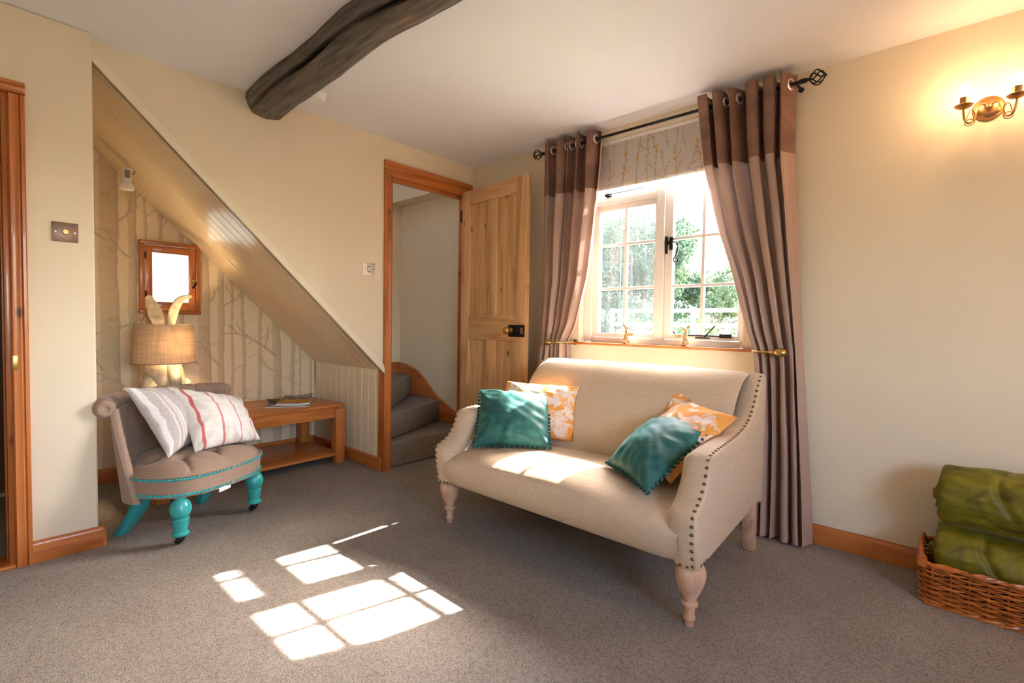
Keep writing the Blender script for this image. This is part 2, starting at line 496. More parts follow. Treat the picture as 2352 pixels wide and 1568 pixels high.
# ------------------------------------------------------------------ mesh building
class MB:
    def __init__(self):
        self.v, self.f = [], []

    def add(self, vs, fs):
        o = len(self.v)
        self.v.extend([tuple(p) for p in vs])
        self.f.extend([tuple(i + o for i in f) for f in fs])
        return self

    def box(self, x0, x1, y0, y1, z0, z1, mat=None):
        vs = [(x, y, z) for x in (x0, x1) for y in (y0, y1) for z in (z0, z1)]
        if mat is not None:
            vs = [mat @ Vector(p) for p in vs]
        return self.add(vs, [(0, 1, 3, 2), (4, 6, 7, 5), (0, 4, 5, 1), (2, 3, 7, 6), (0, 2, 6, 4), (1, 5, 7, 3)])

    def prism(self, pts, axis, a, b):
        """2D outline (in the two other axes, in XYZ order) extruded along axis from a to b"""
        def mk(p, t):
            q = list(p)
            q.insert(axis, t)
            return q
        n = len(pts)
        vs = [mk(p, a) for p in pts] + [mk(p, b) for p in pts]
        fs = [tuple(range(n))[::-1], tuple(range(n, 2 * n))]
        fs += [(i, (i + 1) % n, (i + 1) % n + n, i + n) for i in range(n)]
        return self.add(vs, fs)

    def grid(self, fn, nu, nv, closeu=False, closev=False):
        vs = [fn(i / (nu if closeu else nu - 1), j / (nv if closev else nv - 1)) for i in range(nu) for j in range(nv)]
        fs = []
        for i in range(nu if closeu else nu - 1):
            for j in range(nv if closev else nv - 1):
                i2, j2 = (i + 1) % nu, (j + 1) % nv
                fs.append((i * nv + j, i2 * nv + j, i2 * nv + j2, i * nv + j2))
        return self.add(vs, fs)

    def lathe(self, prof, n=24, mat=None, caps=True):
        vs = []
        for r, z in prof:
            for k in range(n):
                a = 2 * PI * k / n
                p = Vector((r * math.cos(a), r * math.sin(a), z))
                vs.append(mat @ p if mat is not None else p)
        m = len(prof)
        fs = [(i * n + k, i * n + (k + 1) % n, (i + 1) * n + (k + 1) % n, (i + 1) * n + k) for i in range(m - 1) for k in range(n)]
        if caps:
            fs.append(tuple(range(n))[::-1])
            fs.append(tuple((m - 1) * n + k for k in range(n)))
        return self.add(vs, fs)

    def tube(self, pts, rad, n=8, caps=True, flat=1.0, closed=False):
        pts = [Vector(p) for p in pts]
        m = len(pts)
        if not hasattr(rad, '__len__'):
            rad = [rad] * m
        t0 = (pts[1] - pts[0]).normalized()
        up = Vector((0, 0, 1)) if abs(t0.z) < 0.9 else Vector((1, 0, 0))
        nrm = (up - t0 * up.dot(t0)).normalized()
        vs = []
        for i, p in enumerate(pts):
            if closed:
                t = (pts[(i + 1) % m] - pts[i - 1]).normalized()
            else:
                t = (pts[min(i + 1, m - 1)] - pts[max(i - 1, 0)]).normalized()
            nrm = (nrm - t * nrm.dot(t)).normalized()
            bn = t.cross(nrm)
            for k in range(n):
                a = 2 * PI * k / n
                vs.append(p + nrm * (math.cos(a) * rad[i]) + bn * (math.sin(a) * rad[i] * flat))
        fs = []
        for i in range(m if closed else m - 1):
            i2 = (i + 1) % m
            for k in range(n):
                fs.append((i * n + k, i * n + (k + 1) % n, i2 * n + (k + 1) % n, i2 * n + k))
        if caps and not closed:
            fs.append(tuple(range(n))[::-1])
            fs.append(tuple((m - 1) * n + k for k in range(n)))
        return self.add(vs, fs)

    def ball(self, c, r, nu=12, nv=8, mat=None):
        if not hasattr(r, '__len__'):
            r = (r, r, r)
        vs = [Vector((0, 0, -1))]
        for j in range(1, nv):
            a = -PI / 2 + PI * j / nv
            for k in range(nu):
                b = 2 * PI * k / nu
                vs.append(Vector((math.cos(a) * math.cos(b), math.cos(a) * math.sin(b), math.sin(a))))
        vs.append(Vector((0, 0, 1)))
        out = []
        for p in vs:
            q = Vector((p.x * r[0], p.y * r[1], p.z * r[2]))
            if mat is not None:
                q = mat @ q
            out.append(q + Vector(c))
        fs = [(0, 1 + (k + 1) % nu, 1 + k) for k in range(nu)]
        for j in range(nv - 2):
            for k in range(nu):
                a, b = 1 + j * nu + k, 1 + j * nu + (k + 1) % nu
                fs.append((a, b, b + nu, a + nu))
        top = len(vs) - 1
        fs += [(top, 1 + (nv - 2) * nu + k, 1 + (nv - 2) * nu + (k + 1) % nu) for k in range(nu)]
        return self.add(out, fs)

    def build(self, name, mat, parent=None, smooth=True, bevel=0.0, seg=2, angle=35, local=False, fix=True, cols=None):
        vs = self.v
        if parent is not None and not local:
            inv = WM(parent).inverted()
            vs = [inv @ Vector(p) for p in vs]
        me = bpy.data.meshes.new(name)
        me.from_pydata(vs, [], self.f)
        if cols is not None:
            at = me.color_attributes.new('print', 'FLOAT_COLOR', 'POINT')
            at.data.foreach_set('color', np.asarray(cols, dtype=np.float32).ravel())
        if fix or bevel:
            bm = bmesh.new()
            bm.from_mesh(me)
            if fix:
                bmesh.ops.recalc_face_normals(bm, faces=bm.faces)
            if bevel:
                es = [e for e in bm.edges if len(e.link_faces) == 2 and e.calc_face_angle(0) > math.radians(30)]
                bmesh.ops.bevel(bm, geom=es, offset=bevel, segments=seg, profile=0.5, affect='EDGES', clamp_overlap=True)
            bm.to_mesh(me)
            bm.free()
        if smooth:
            me.polygons.foreach_set('use_smooth', [True] * len(me.polygons))
            me.set_sharp_from_angle(angle=math.radians(angle))
        me.materials.append(mat)
        o = bpy.data.objects.new(name, me)
        COL.objects.link(o)
        if parent is not None:
            o.parent = parent
        return o


WORLD = {}


def WM(o):
    """world matrix from the loc/rot chain (no depsgraph needed)"""
    m = Matrix.LocRotScale(o.location, o.rotation_euler, o.scale)
    return WM(o.parent) @ m if o.parent else m


def thing(name, label, cat, loc=(0, 0, 0), rz=0.0, group=None, rot=None):
    o = bpy.data.objects.new(name, None)
    COL.objects.link(o)
    o.location = loc
    o.rotation_euler = rot if rot else (0, 0, rz)
    o.empty_display_size = 0.05
    o['label'] = label
    o['category'] = cat
    if group:
        o['group'] = group
    return o


def tag(o, label, cat, group=None):
    o['label'] = label
    o['category'] = cat
    if group:
        o['group'] = group
    return o


def struct(o, label=None):
    o['kind'] = 'structure'
    if label:
        o['label'] = label
    return o


def sroot(name, label, loc=(0, 0, 0)):
    o = bpy.data.objects.new(name, None)
    COL.objects.link(o)
    o.location = loc
    o.empty_display_size = 0.05
    o['kind'] = 'structure'
    o['label'] = label
    return o


def clone(o, parent=None, loc=None, rot=None):
    c = o.copy()
    COL.objects.link(c)
    if parent is not None:
        c.parent = parent
    if loc is not None:
        c.location = loc
    if rot is not None:
        c.rotation_euler = rot
    return c


def smoothstep(a, b, x):
    t = min(1, max(0, (x - a) / (b - a)))
    return t * t * (3 - 2 * t)


def interp(pts, x):
    """piecewise linear table lookup"""
    if x <= pts[0][0]:
        return pts[0][1]
    for (a, va), (b, vb) in zip(pts, pts[1:]):
        if x <= b:
            return va + (vb - va) * (x - a) / (b - a)
    return pts[-1][1]


def catmull(pts, n=8, closed=False):
    pts = [Vector(p) for p in pts]
    m = len(pts)
    out = []
    for i in range(m if closed else m - 1):
        if closed:
            p0, p1, p2, p3 = pts[i - 1], pts[i], pts[(i + 1) % m], pts[(i + 2) % m]
        else:
            p0, p1, p2, p3 = pts[max(i - 1, 0)], pts[i], pts[i + 1], pts[min(i + 2, m - 1)]
        for k in range(n):
            t = k / n
            out.append(0.5 * ((2 * p1) + (p2 - p0) * t + (2 * p0 - 5 * p1 + 4 * p2 - p3) * t * t + (3 * p1 - p0 - 3 * p2 + p3) * t ** 3))
    if not closed:
        out.append(pts[-1])
    return out

# ================================================================== THE ROOM
H = 2.2
SOF = lambda x: -0.109 - 0.98 * x            # underside of the stairs
WY0, WY1, WZ0, WZ1 = -2.016, -1.008, 0.893, 2.135   # window opening

fl = MB().box(-4.4, 0.0, -4.6, 0.97, -0.06, 0.0).build('floor', M['carpet'], smooth=False)
struct(fl, 'grey brown looped wool carpet over the whole room')
ce = MB().box(-4.4, 0.0, -4.6, 0.0, H, H + 0.06).build('ceiling', M['ceiling'], smooth=False)
struct(ce, 'plain white painted ceiling')

# wall with the stair door: everything above the sloping stair underside
bw = MB().prism([(-2.32, H), (0.0, H), (0.0, 0.0), (-0.075, 0.0), (-0.075, 2.03), (-0.765, 2.03), (-0.765, 0.0), (-0.80, 0.0),
                 (-0.80, SOF(-0.80)), (-2.30, SOF(-2.30)), (-2.32, SOF(-2.30))], 1, 0.0, 0.05)
struct(bw.build('wall_back', M['wall'], smooth=False), 'cream wall around the stair door, cut off below by the sloping stair underside')

# pier wall with the left doorway
pw = MB()
pw.prism([(-2.28, 0), (-2.28, H), (-4.4, H), (-4.4, 0), (-3.33, 0), (-3.33, 1.87), (-2.535, 1.87), (-2.535, 0)], 1, -0.07, 0.06)
struct(pw.build('wall_left', M['wall'], smooth=True, bevel=0.008, seg=3), 'cream pier wall between the left doorway and the alcove')

rw = MB()
rw.box(0, 0.2, -4.6, 0.0, -0.06, WZ0 - 0.012).box(0, 0.2, -4.6, 0.0, WZ1, H + 0.06)
rw.box(0, 0.2, -4.6, WY0, WZ0 - 0.012, WZ1).box(0, 0.2, WY1, 0.0, WZ0 - 0.012, WZ1)
struct(rw.build('wall_right', M['wall'], smooth=False), 'cream wall with the cottage window in it')

# unseen part of the room: rear wall, window added for fill daylight, far left wall
fw_ = MB()
fw_.box(-4.4, 0.2, -4.75, -4.6, -0.06, 0.9).box(-4.4, 0.2, -4.75, -4.6, 1.9, H)
fw_.box(-4.4, -3.10, -4.75, -4.6, 0.9, 1.9).box(-1.70, 0.2, -4.75, -4.6, 0.9, 1.9)
struct(fw_.build('wall_front', M['wall'], smooth=False), 'cream wall behind the camera with a wide window opening added for fill daylight')
struct(MB().box(-4.5, -4.4, -4.75, 2.0, -0.06, H + 0.06).build('wall_far_left', M['wall'], smooth=False), 'cream wall at the far left of the room')
w2 = sroot('added_window_2', 'white frame of the unseen window added behind the camera for daylight', (-2.3, -4.7, 0.8))
fm = MB()
for x in (-3.10, -2.42, -1.745):
    fm.box(x, x + 0.045, -4.72, -4.67, 0.9, 1.9)
fm.box(-3.10, -1.70, -4.72, -4.67, 0.9, 0.94).box(-3.10, -1.70, -4.72, -4.67, 1.86, 1.9)
fm.build('window_frame', M['frame'], w2, smooth=False)

# ------------------------------------------------------------------ alcove under the stairs
AY = 0.97
OPX0, OPX1, OPZ0, OPZ1 = -1.905, -1.635, 1.060, 1.458     # opening of the little hatch window


def draw_paper(xs, zs):
    """woodland print: pale bare trunks and twigs on cream; value arrays on a grid"""
    nx, nz = len(xs), len(zs)
    X, Z = np.meshgrid(xs, zs, indexing='ij')
    base = np.zeros((nx, nz, 3), dtype=np.float32)
    cream = np.array([0.80, 0.68, 0.48])
    trunkc = np.array([0.53, 0.42, 0.275])
    twigc = np.array([0.40, 0.30, 0.19])
    ink = np.zeros((nx, nz))
    dark = np.zeros((nx, nz))
    trunks = [(-2.071, .092), (-1.956, .045), (-1.892, .019), (-1.822, .025), (-1.71, .031), (-1.576, .074), (-1.465, .041), (-1.404, .020),
              (-1.327, .025), (-1.215, .027), (-1.094, .060), (-0.977, .033), (-0.916, .016), (-0.836, .019), (-2.20, .03)]
    r = np.random.default_rng(11)
    ph = r.uniform(0, 6, (len(trunks), 4))
    bf = r.normal(0, 1, (nx + 12, nz))
    bf = np.stack([bf[k:k + nx] for k in range(7)]).mean(0) * 2.2
    bark_field = np.clip(0.6 * bf + 0.4 * np.roll(bf, 1, axis=1), -1.6, 1.6)
    for (c, w), p in zip(trunks, ph):
        cx = c + 0.006 * np.sin(Z * 3 + p[0]) + 0.003 * np.sin(Z * 11 + p[1])
        hw = w / 2 * (1.06 - 0.06 * Z) + 0.0014 * np.sin(Z * 31 + p[2]) + 0.0010 * np.sin(Z * 67 + p[3])
        d = (X - cx) / hw
        m = np.clip((1.04 - np.abs(d)) / 0.10, 0, 1)
        bark = bark_field
        shade = 0.50 + 0.24 * np.clip(d, -1, 1) + 0.10 * bark * (w > .024)
        ink = np.maximum(ink, m * np.clip(shade + 0.20, 0.3, 1.0))
        dark = np.maximum(dark, m * np.clip((d - 0.62) / 0.34, 0, 1) * (0.5 if w > .022 else .3))
        dark = np.maximum(dark, m * np.clip((-d - 0.80) / 0.25, 0, 1) * 0.28)

    def stroke(pts, w0, w1):
        n = len(pts)
        for i in range(n - 1):
            (x0, z0), (x1, z1) = pts[i], pts[i + 1]
            wa = w0 + (w1 - w0) * i / (n - 1)
            ia = np.searchsorted(xs, min(x0, x1) - 0.02), np.searchsorted(xs, max(x0, x1) + 0.02)
            ja = np.searchsorted(zs, min(z0, z1) - 0.02), np.searchsorted(zs, max(z0, z1) + 0.02)
            if ia[1] <= ia[0] or ja[1] <= ja[0]:
                continue
            xx, zz = X[ia[0]:ia[1], ja[0]:ja[1]], Z[ia[0]:ia[1], ja[0]:ja[1]]
            dx, dz = x1 - x0, z1 - z0
            L2 = dx * dx + dz * dz + 1e-12
            t = np.clip(((xx - x0) * dx + (zz - z0) * dz) / L2, 0, 1)
            dd = np.hypot(xx - x0 - t * dx, zz - z0 - t * dz)
            v = np.clip((wa - dd) / 0.0035 + 0.5, 0, 1) * 0.6
            sub = dark[ia[0]:ia[1], ja[0]:ja[1]]
            np.maximum(sub, v, out=sub)

    def branch(x, z, ang, length, w, depth):
        n = 7
        pts = [(x, z)]
        a = ang
        for k in range(n):
            a += r.normal(0, 0.16) + 0.05 * (PI / 2 - a)
            x += math.cos(a) * length / n
            z += math.sin(a) * length / n
            pts.append((x, z))
            if depth > 0 and k in (2, 4, 6):
                branch(x, z, a + r.choice([-1, 1]) * r.uniform(0.5, 0.9), length * r.uniform(0.35, 0.55), w * 0.55, depth - 1)
        stroke(pts, w, w * 0.45)

    for (c, w) in trunks:
        nb = 5 if w > .038 else 4
        for k in range(nb):
            side = 1 if (k + (w > .038)) % 2 else -1
            z0 = 0.15 + (k + r.uniform(0.1, 0.9)) * 1.75 / nb
            a = PI / 2 - side * r.uniform(0.7, 1.15)
            branch(c + side * w * 0.45, z0, a, r.uniform(0.10, 0.20) * (1.1 if w > .038 else .75), 0.0062 if w > .038 else .0036, 2 if w > .022 else 1)
    # the one long bough that crosses the middle of the wall
    stroke([(-1.10, .735), (-1.18, .80), (-1.27, .862), (-1.36, .90), (-1.47, .905)], .009, .003)
    stroke([(-1.36, .90), (-1.42, .96)], .005, .003)
    stroke([(-1.27, .862), (-1.35, .93), (-1.37, .985)], .006, .003)
    stroke([(-1.18, .80), (-1.155, .88), (-1.16, .95)], .006, .003)
    for k in range(14):        # knots
        c, w = trunks[r.integers(0, 14)]
        z0 = r.uniform(.3, 1.8)
        dd = ((X - c - r.uniform(-.2, .2) * w) / (w * .16 + .004)) ** 2 + ((Z - z0) / .012) ** 2
        dark = np.maximum(dark, np.exp(-((dd - 1) ** 2) * 2) * .5 * (np.abs(X - c) < w / 2))
    ink = ink[..., None] * 0.95
    col = cream * (1 - ink) + trunkc * ink
    col = col * (1 - dark[..., None]) + twigc * dark[..., None]
    return col


def paper_wall():
    xs = np.arange(-2.33, -0.7949, 0.0045)
    zs = np.arange(0.0, 2.08, 0.0045)
    col = draw_paper(xs, zs)
    idx = -np.ones((len(xs), len(zs)), dtype=int)
    vs, cs, fs = [], [], []
    for i, x in enumerate(xs):
        top = SOF(x) + 0.03
        for j, z in enumerate(zs):
            if z <= top and not (OPX0 < x < OPX1 and OPZ0 < z < OPZ1):
                idx[i, j] = len(vs)
                vs.append((x, AY, z))
                cs.append((*col[i, j], 1))
    for i in range(len(xs) - 1):
        for j in range(len(zs) - 1):
            q = (idx[i, j], idx[i + 1, j], idx[i + 1, j + 1], idx[i, j + 1])
            if min(q) >= 0:
                fs.append(q)
    mb = MB()
    mb.v, mb.f = vs, fs
    o = mb.build('wall_alcove', M['paper'], smooth=False, fix=False, cols=cs)
    struct(o, 'alcove wall papered with a print of bare woodland trunks')


paper_wall()
bkw = MB().box(-2.4, OPX0, AY + 0.002, AY + 0.12, -0.06, 2.4).box(OPX1, -0.80, AY + 0.002, AY + 0.12, -0.06, 2.4)
bkw.box(OPX0, OPX1, AY + 0.002, AY + 0.12, -0.06, OPZ0).box(OPX0, OPX1, AY + 0.002, AY + 0.12, OPZ1, 2.4)
struct(bkw.build('wall_alcove_backing', M['moulding'], smooth=False), 'solid wall behind the wallpaper')
struct(MB().box(-3.4, -0.2, 2.1, 2.3, -0.3, 2.9).build('wall_courtyard', M['render'], smooth=False), 'white rendered wall across the yard behind the hatch window')
struct(MB().box(-2.40, -2.33, 0.05, AY, -0.06, H).build('wall_alcove_side', M['wall'], smooth=False), 'short hidden wall closing the left end of the alcove')

# sloping underside of the stairs, one tongue-and-groove board after another
soff = sroot('ceiling_alcove', 'glossy cream tongue and groove boarding under the stairs', (-0.80, 0.0, SOF(-0.80)))
sl = Vector((-1, 0, 0.98)).normalized()
dn = Vector((-0.98, 0, -1)).normalized()
LEN = 1.53 * math.hypot(1, 0.98)
P0 = Vector((-0.79, 0, SOF(-0.79)))


def board_sweep(sec, o, along, inward, up, L):
    """section points (a across, b outwards) swept along 'along'"""
    n = len(sec)
    vs = [o + inward * a + up * b for a, b in sec] + [o + inward * a + up * b + along * L for a, b in sec]
    fs = [tuple(range(n))[::-1], tuple(range(n, 2 * n))] + [(i, (i + 1) % n, (i + 1) % n + n, i + n) for i in range(n)]
    return vs, fs


nb = 11
bwid = 0.968 / nb
secb = [(0.0, -0.012), (0.0, 0.0065), (0.004, 0.010), (bwid - 0.004, 0.010), (bwid, 0.0065), (bwid, -0.012)]
b0 = None
for k in range(nb):
    if b0 is None:
        vs, fs = board_sweep(secb, P0 - dn * 0.010, sl, Vector((0, 1, 0)), dn, LEN)
        b0 = MB().add(vs, fs).build('board', M['board'], soff, smooth=False)
    else:
        b = clone(b0, soff)
        b.location = (0, k * bwid, 0)
mo = MB()
for (w, d, off) in ((0.030, 0.012, 0.0), (0.016, 0.018, 0.0)):
    vs, fs = board_sweep([(-d, -0.012), (0.010, -0.012), (0.010, w), (-d, w)], P0 + Vector((0, 0, 0)), sl, Vector((0, 1, 0)), -dn, LEN)
    mo.add(vs, fs)
mo.build('moulding', M['moulding'], soff, smooth=False, bevel=0.003)
struct(MB().prism([(-0.80, SOF(-0.80) + 0.02), (-2.33, SOF(-2.33) + 0.02), (-2.33, SOF(-2.33) + 0.07), (-0.80, SOF(-0.80) + 0.07)], 1, 0.05, AY)
       .build('ceiling_stairs_underside', M['wall'], smooth=False), 'hidden carriage of the stairs above the boarding')

# upright panelling at the right end of the alcove
pan = sroot('wall_panelling', 'cream upright tongue and groove boards beside the coffee table', (-0.80, 0.0, 0))
pb0 = None
secp = [(0.0, -0.012), (0.0, -0.0035), (0.0035, 0.0), (bwid - 0.0035, 0.0), (bwid, -0.0035), (bwid, -0.012)]
for k in range(nb):
    if pb0 is None:
        vs, fs = board_sweep(secp, Vector((-0.80, 0.003, 0.0)), Vector((0, 0, 1)), Vector((0, 1, 0)), Vector((-1, 0, 0)), 0.70)
        pb0 = MB().add(vs, fs).build('board', M['panel'], pan, smooth=False)
    else:
        clone(pb0, pan).location = (0, k * bwid, 0)
MB().box(-0.788, -0.765, 0.0, AY, 0, 0.70).build('panel_backing', M['panel'], pan, smooth=False)


def skirting(name, a, b, label, h=0.088, t=0.018, nrm=(0, -1), mat='pineX', z1=None):
    """bull-nosed pine skirting from a to b (floor points on the wall face)"""
    a, b = Vector((*a, 0)), Vector((*b, 0))
    d = (b - a)
    L = d.length
    d.normalize()
    n = Vector((*nrm, 0))
    sec = [(0, 0), (t, 0), (t, h - 0.016), (t * .92, h - 0.008), (t * .7, h - 0.002), (t * .4, h), (0, h)]
    vs = [a + n * p + Vector((0, 0, q)) for p, q in sec] + [b + n * p + Vector((0, 0, q)) for p, q in sec]
    k = len(sec)
    fs = [tuple(range(k))[::-1], tuple(range(k, 2 * k))] + [(i, (i + 1) % k, (i + 1) % k + k, i + k) for i in range(k)]
    return struct(MB().add(vs, fs).build(name, M[mat], smooth=True), label)


skirting('baseboard_left', (-2.492, -0.07), (-2.268, -0.07), 'orange pine skirting across the foot of the pier', nrm=(0, -1))
MBs = MB().lathe([(0.018, 0), (0.018, 0.07), (0.016, 0.08), (0.010, 0.088)], 16, Matrix.Translation((-2.270, -0.07, 0)))
struct(MBs.build('baseboard_corner', M['pineX']), 'rounded pine end of the pier skirting')
skirting('baseboard_right', (0, -4.6), (0, -0.0), 'orange pine skirting along the window wall', nrm=(-1, 0), mat='pineY')
skirting('baseboard_alcove', (-2.33, AY), (-0.81, AY), 'orange pine skirting under the wallpaper', nrm=(0, -1))
skirting('baseboard_panelling', (-0.80, 0.012), (-0.80, AY), 'orange pine skirting under the panelling', nrm=(-1, 0), mat='pineY')

# ------------------------------------------------------------------ stair door frame
df = sroot('trim_1', 'orange pine frame around the stair doorway', (-0.42, 0, 0))


def architrave(x0, x1, z0, z1, y0=-0.022, y1=0.0):
    return MB().box(x0, x1, y0, y1, z0, z1)


def jamb_post(x0, x1, z0, z1, ys, mat, name, parent, bev=0.004):
    return MB().box(x0, x1, ys[0], ys[1], z0, z1).build(name, M[mat], parent, bevel=bev, seg=2)


# moulded left post: three steps
lp = MB().prism([(-0.803, 0.0), (-0.803, -0.016), (-0.797, -0.022), (-0.778, -0.022), (-0.773, -0.016), (-0.755, -0.018), (-0.742, -0.010), (-0.738, 0.0), (-0.738, 0.055), (-0.803, 0.055)], 2, 0.0, 1.9705)
lp.build('post', M['pineZ'], df, smooth=True)
rp = MB().prism([(-0.030, 0.0), (-0.030, -0.016), (-0.036, -0.022), (-0.055, -0.022), (-0.060, -0.016), (-0.078, -0.018), (-0.090, -0.010), (-0.098, 0.0), (-0.098, 0.055), (-0.030, 0.055)], 2, 0.0, 1.9705)
rp.build('post', M['pineZ'], df, smooth=True)
hp = MB().prism([(0.0, 2.062), (-0.016, 2.062), (-0.022, 2.056), (-0.022, 2.030), (-0.016, 2.024), (-0.018, 2.006), (-0.010, 1.985), (0.0, 1.970), (0.055, 1.970), (0.055, 2.062)], 0, -0.804, -0.029)
hp.build('head', M['pineX'], df, smooth=True)
MB().box(-0.738, -0.098, 0.030, 0.055, 1.945, 1.972).build('stop', M['pineX'], df, smooth=False)

# ------------------------------------------------------------------ stair door leaf, open against the window wall
dr = sroot('door_1', 'stripped pine panelled door standing open beside the curtain', (-0.128, -0.055, 0.0))
dr.rotation_euler = (0, 0, math.atan2(-0.715, -0.055) )
DW, DH, DT = 0.685, 1.972, 0.036     # local: x along the leaf from the hinge, y thickness


M['doorX'] = wood('stripped_pine_X', *DP, axis='X', rough=0.5)


def dbox(x0, x1, z0, z1, y0, y1, name, mat, bev=0.003):
    return MB().box(x0, x1, y0, y1, z0, z1).build(name, M[mat], dr, bevel=bev, local=True)


yb, yf = -DT, 0.0
dbox(0.0, 0.095, 0.012, DH, yb, yf, 'stile', 'doorZ')
dbox(DW - 0.10, DW, 0.012, DH, yb, yf, 'stile', 'doorZ')
dbox(0.0955, DW - 0.1005, DH - 0.105, DH, yb, yf, 'rail', 'doorX')
dbox(0.0955, DW - 0.1005, 0.885, 1.06, yb, yf, 'rail', 'doorX')
dbox(0.0955, DW - 0.1005, 0.012, 0.20, yb, yf, 'rail', 'doorX')
for (za, zb) in ((0.2005, 0.8845), (1.0605, DH - 0.1055)):
    mid = DW / 2
    dbox(mid - 0.048, mid + 0.048, za, zb, yb, yf, 'muntin', 'doorZ')
    dbox(0.0955, mid - 0.0485, za, zb, yb + 0.013, yf - 0.013, 'panel', 'doorZ', 0.0)
    dbox(mid + 0.0485, DW - 0.1005, za, zb, yb + 0.013, yf - 0.013, 'panel', 'doorZ', 0.0)
lock = MB().box(DW - 0.142, DW + 0.002, yb - 0.016, yb - 0.0005, 0.915, 0.995).build('rim_lock', M['iron'], dr, bevel=0.003, local=True)
MB().box(DW - 0.028, DW - 0.004, yb - 0.019, yb - 0.016, 0.935, 0.975).build('lock_staple', M['bronze_plate'], lock, local=True, bevel=0.001)
kn = MB().lathe([(0.018, 0.0), (0.018, 0.004), (0.009, 0.008), (0.008, 0.022), (0.016, 0.028), (0.023, 0.038), (0.025, 0.048), (0.021, 0.058), (0.010, 0.064), (0.0, 0.0645)], 20,
                Matrix.Translation((DW - 0.115, yb - 0.015, 0.957)) @ Matrix.Rotation(PI / 2, 4, 'X'), caps=False)
kn.build('knob', M['brass'], dr, local=True)
for hz in (0.25, 1.75):
    MB().box(-0.012, 0.004, yb - 0.006, yb + 0.006, hz, hz + 0.09).build('hinge', M['iron'], dr, local=True, bevel=0.002)

# ------------------------------------------------------------------ stairs
st = sroot('stairs_1', 'carpeted winding stairs behind the stair door', (-0.4, 0.1, 0))


def tread(name, poly, z0, z1):
    MB().prism(poly, 2, z0, z1).build(name, M['stair_carpet'], st, bevel=0.018, seg=3)


tread('step', [(-0.737, 0.016), (0.0, 0.016), (0.0, AY - .02), (-0.737, AY - .02)], 0.0, 0.18)
tread('step', [(-0.737, 0.055), (-0.0, 0.37), (0.0, AY - .02), (-0.737, AY - .02)], 0.18, 0.36)
tread('step', [(-0.737, 0.13), (-0.52, 0.28), (0.0, 0.775), (0.0, AY - .02), (-0.737, AY - .02)], 0.36, 0.54)
tread('step', [(-0.737, 0.20), (-0.60, 0.38), (-0.40, AY - .02), (-0.737, AY - .02)], 0.54, 0.72)
# string boards, the right one with its swept top
top = [(0.055, 0.26), (0.161, 0.281), (0.238, 0.308), (0.30, 0.335), (0.375, 0.373), (0.45, 0.42), (0.519, 0.472), (0.585, 0.525), (0.644, 0.562), (0.71, 0.592), (0.786, 0.614), (0.86, 0.630), (AY - .01, 0.640)]
MB().prism([(0.055, 0.0)] + top + [(AY - .01, 0.0)], 0, -0.022, 0.0).build('string_board', M['pineY'], st, bevel=0.003)
MB().box(-0.76, -0.022, AY - 0.045, AY - 0.02, 0.3, 0.64).build('string_board', M['pineX'], st, smooth=False)
struct(MB().box(0.0, 0.08, 0.0, 1.1, -0.06, 3.4).build('wall_stairs_right', M['wall'], smooth=False), 'cream wall on the right of the stairs')
struct(MB().box(-2.4, 0.0, AY - 0.02, AY + 0.0, 0.64, 3.4).build('wall_stairs_back', M['wall'], smooth=False) if False else
       MB().prism([(-0.80, 0.5), (0.0, 0.5), (0.0, 3.4), (-2.6, 3.4), (-2.6, SOF(-2.6) + .15), (-0.80, SOF(-0.8) + .15)], 1, AY - 0.02, AY - 0.004).build('wall_stairs_back', M['wall'], smooth=False), 'cream wall at the turn of the stairs')
struct(MB().box(-0.13, 0.0, 0.05, AY - .02, 2.045, 2.7).build('trim_3', M['wall'], smooth=False), 'boxed bulkhead over the stairs')
struct(MB().box(-2.6, -1.4, 0.0, 1.1, 3.4, 3.46).box(-0.95, 0.08, 0.0, 1.1, 3.4, 3.46).box(-1.4, -0.95, 0.0, 0.35, 3.4, 3.46).box(-1.4, -0.95, 0.6, 1.1, 3.4, 3.46).build('ceiling_stairs', M['ceiling'], smooth=False), 'ceiling over the stairs with an unseen opening added to let in daylight')  # opening in the roof is invented, it lifts the light on the stairs
struct(MB().box(-2.6, 0.0, 0.0, 0.05, H, 3.4).build('wall_stairs_front', M['wall'], smooth=False), 'upper wall over the stair doorway')
struct(MB().box(-2.68, -2.6, 0.0, 1.1, 2.0, 3.4).build('wall_stairs_left', M['wall'], smooth=False), 'wall at the top of the stairs')

# ------------------------------------------------------------------ left doorway and the hall behind it
ld = sroot('trim_2', 'orange pine frame around the left doorway', (-2.5, -0.07, 0))


def arch_sec(x_in, x_out):
    s = 1 if x_out > x_in else -1
    w = abs(x_out - x_in)
    return [(x_out, -0.07), (x_out, -0.088), (x_out - s * 0.004, -0.092), (x_out - s * 0.012, -0.092), (x_out - s * 0.014, -0.086),
            (x_out - s * 0.022, -0.092), (x_out - s * 0.034, -0.088), (x_out - s * 0.044, -0.090), (x_in + s * 0.004, -0.084), (x_in, -0.07)]


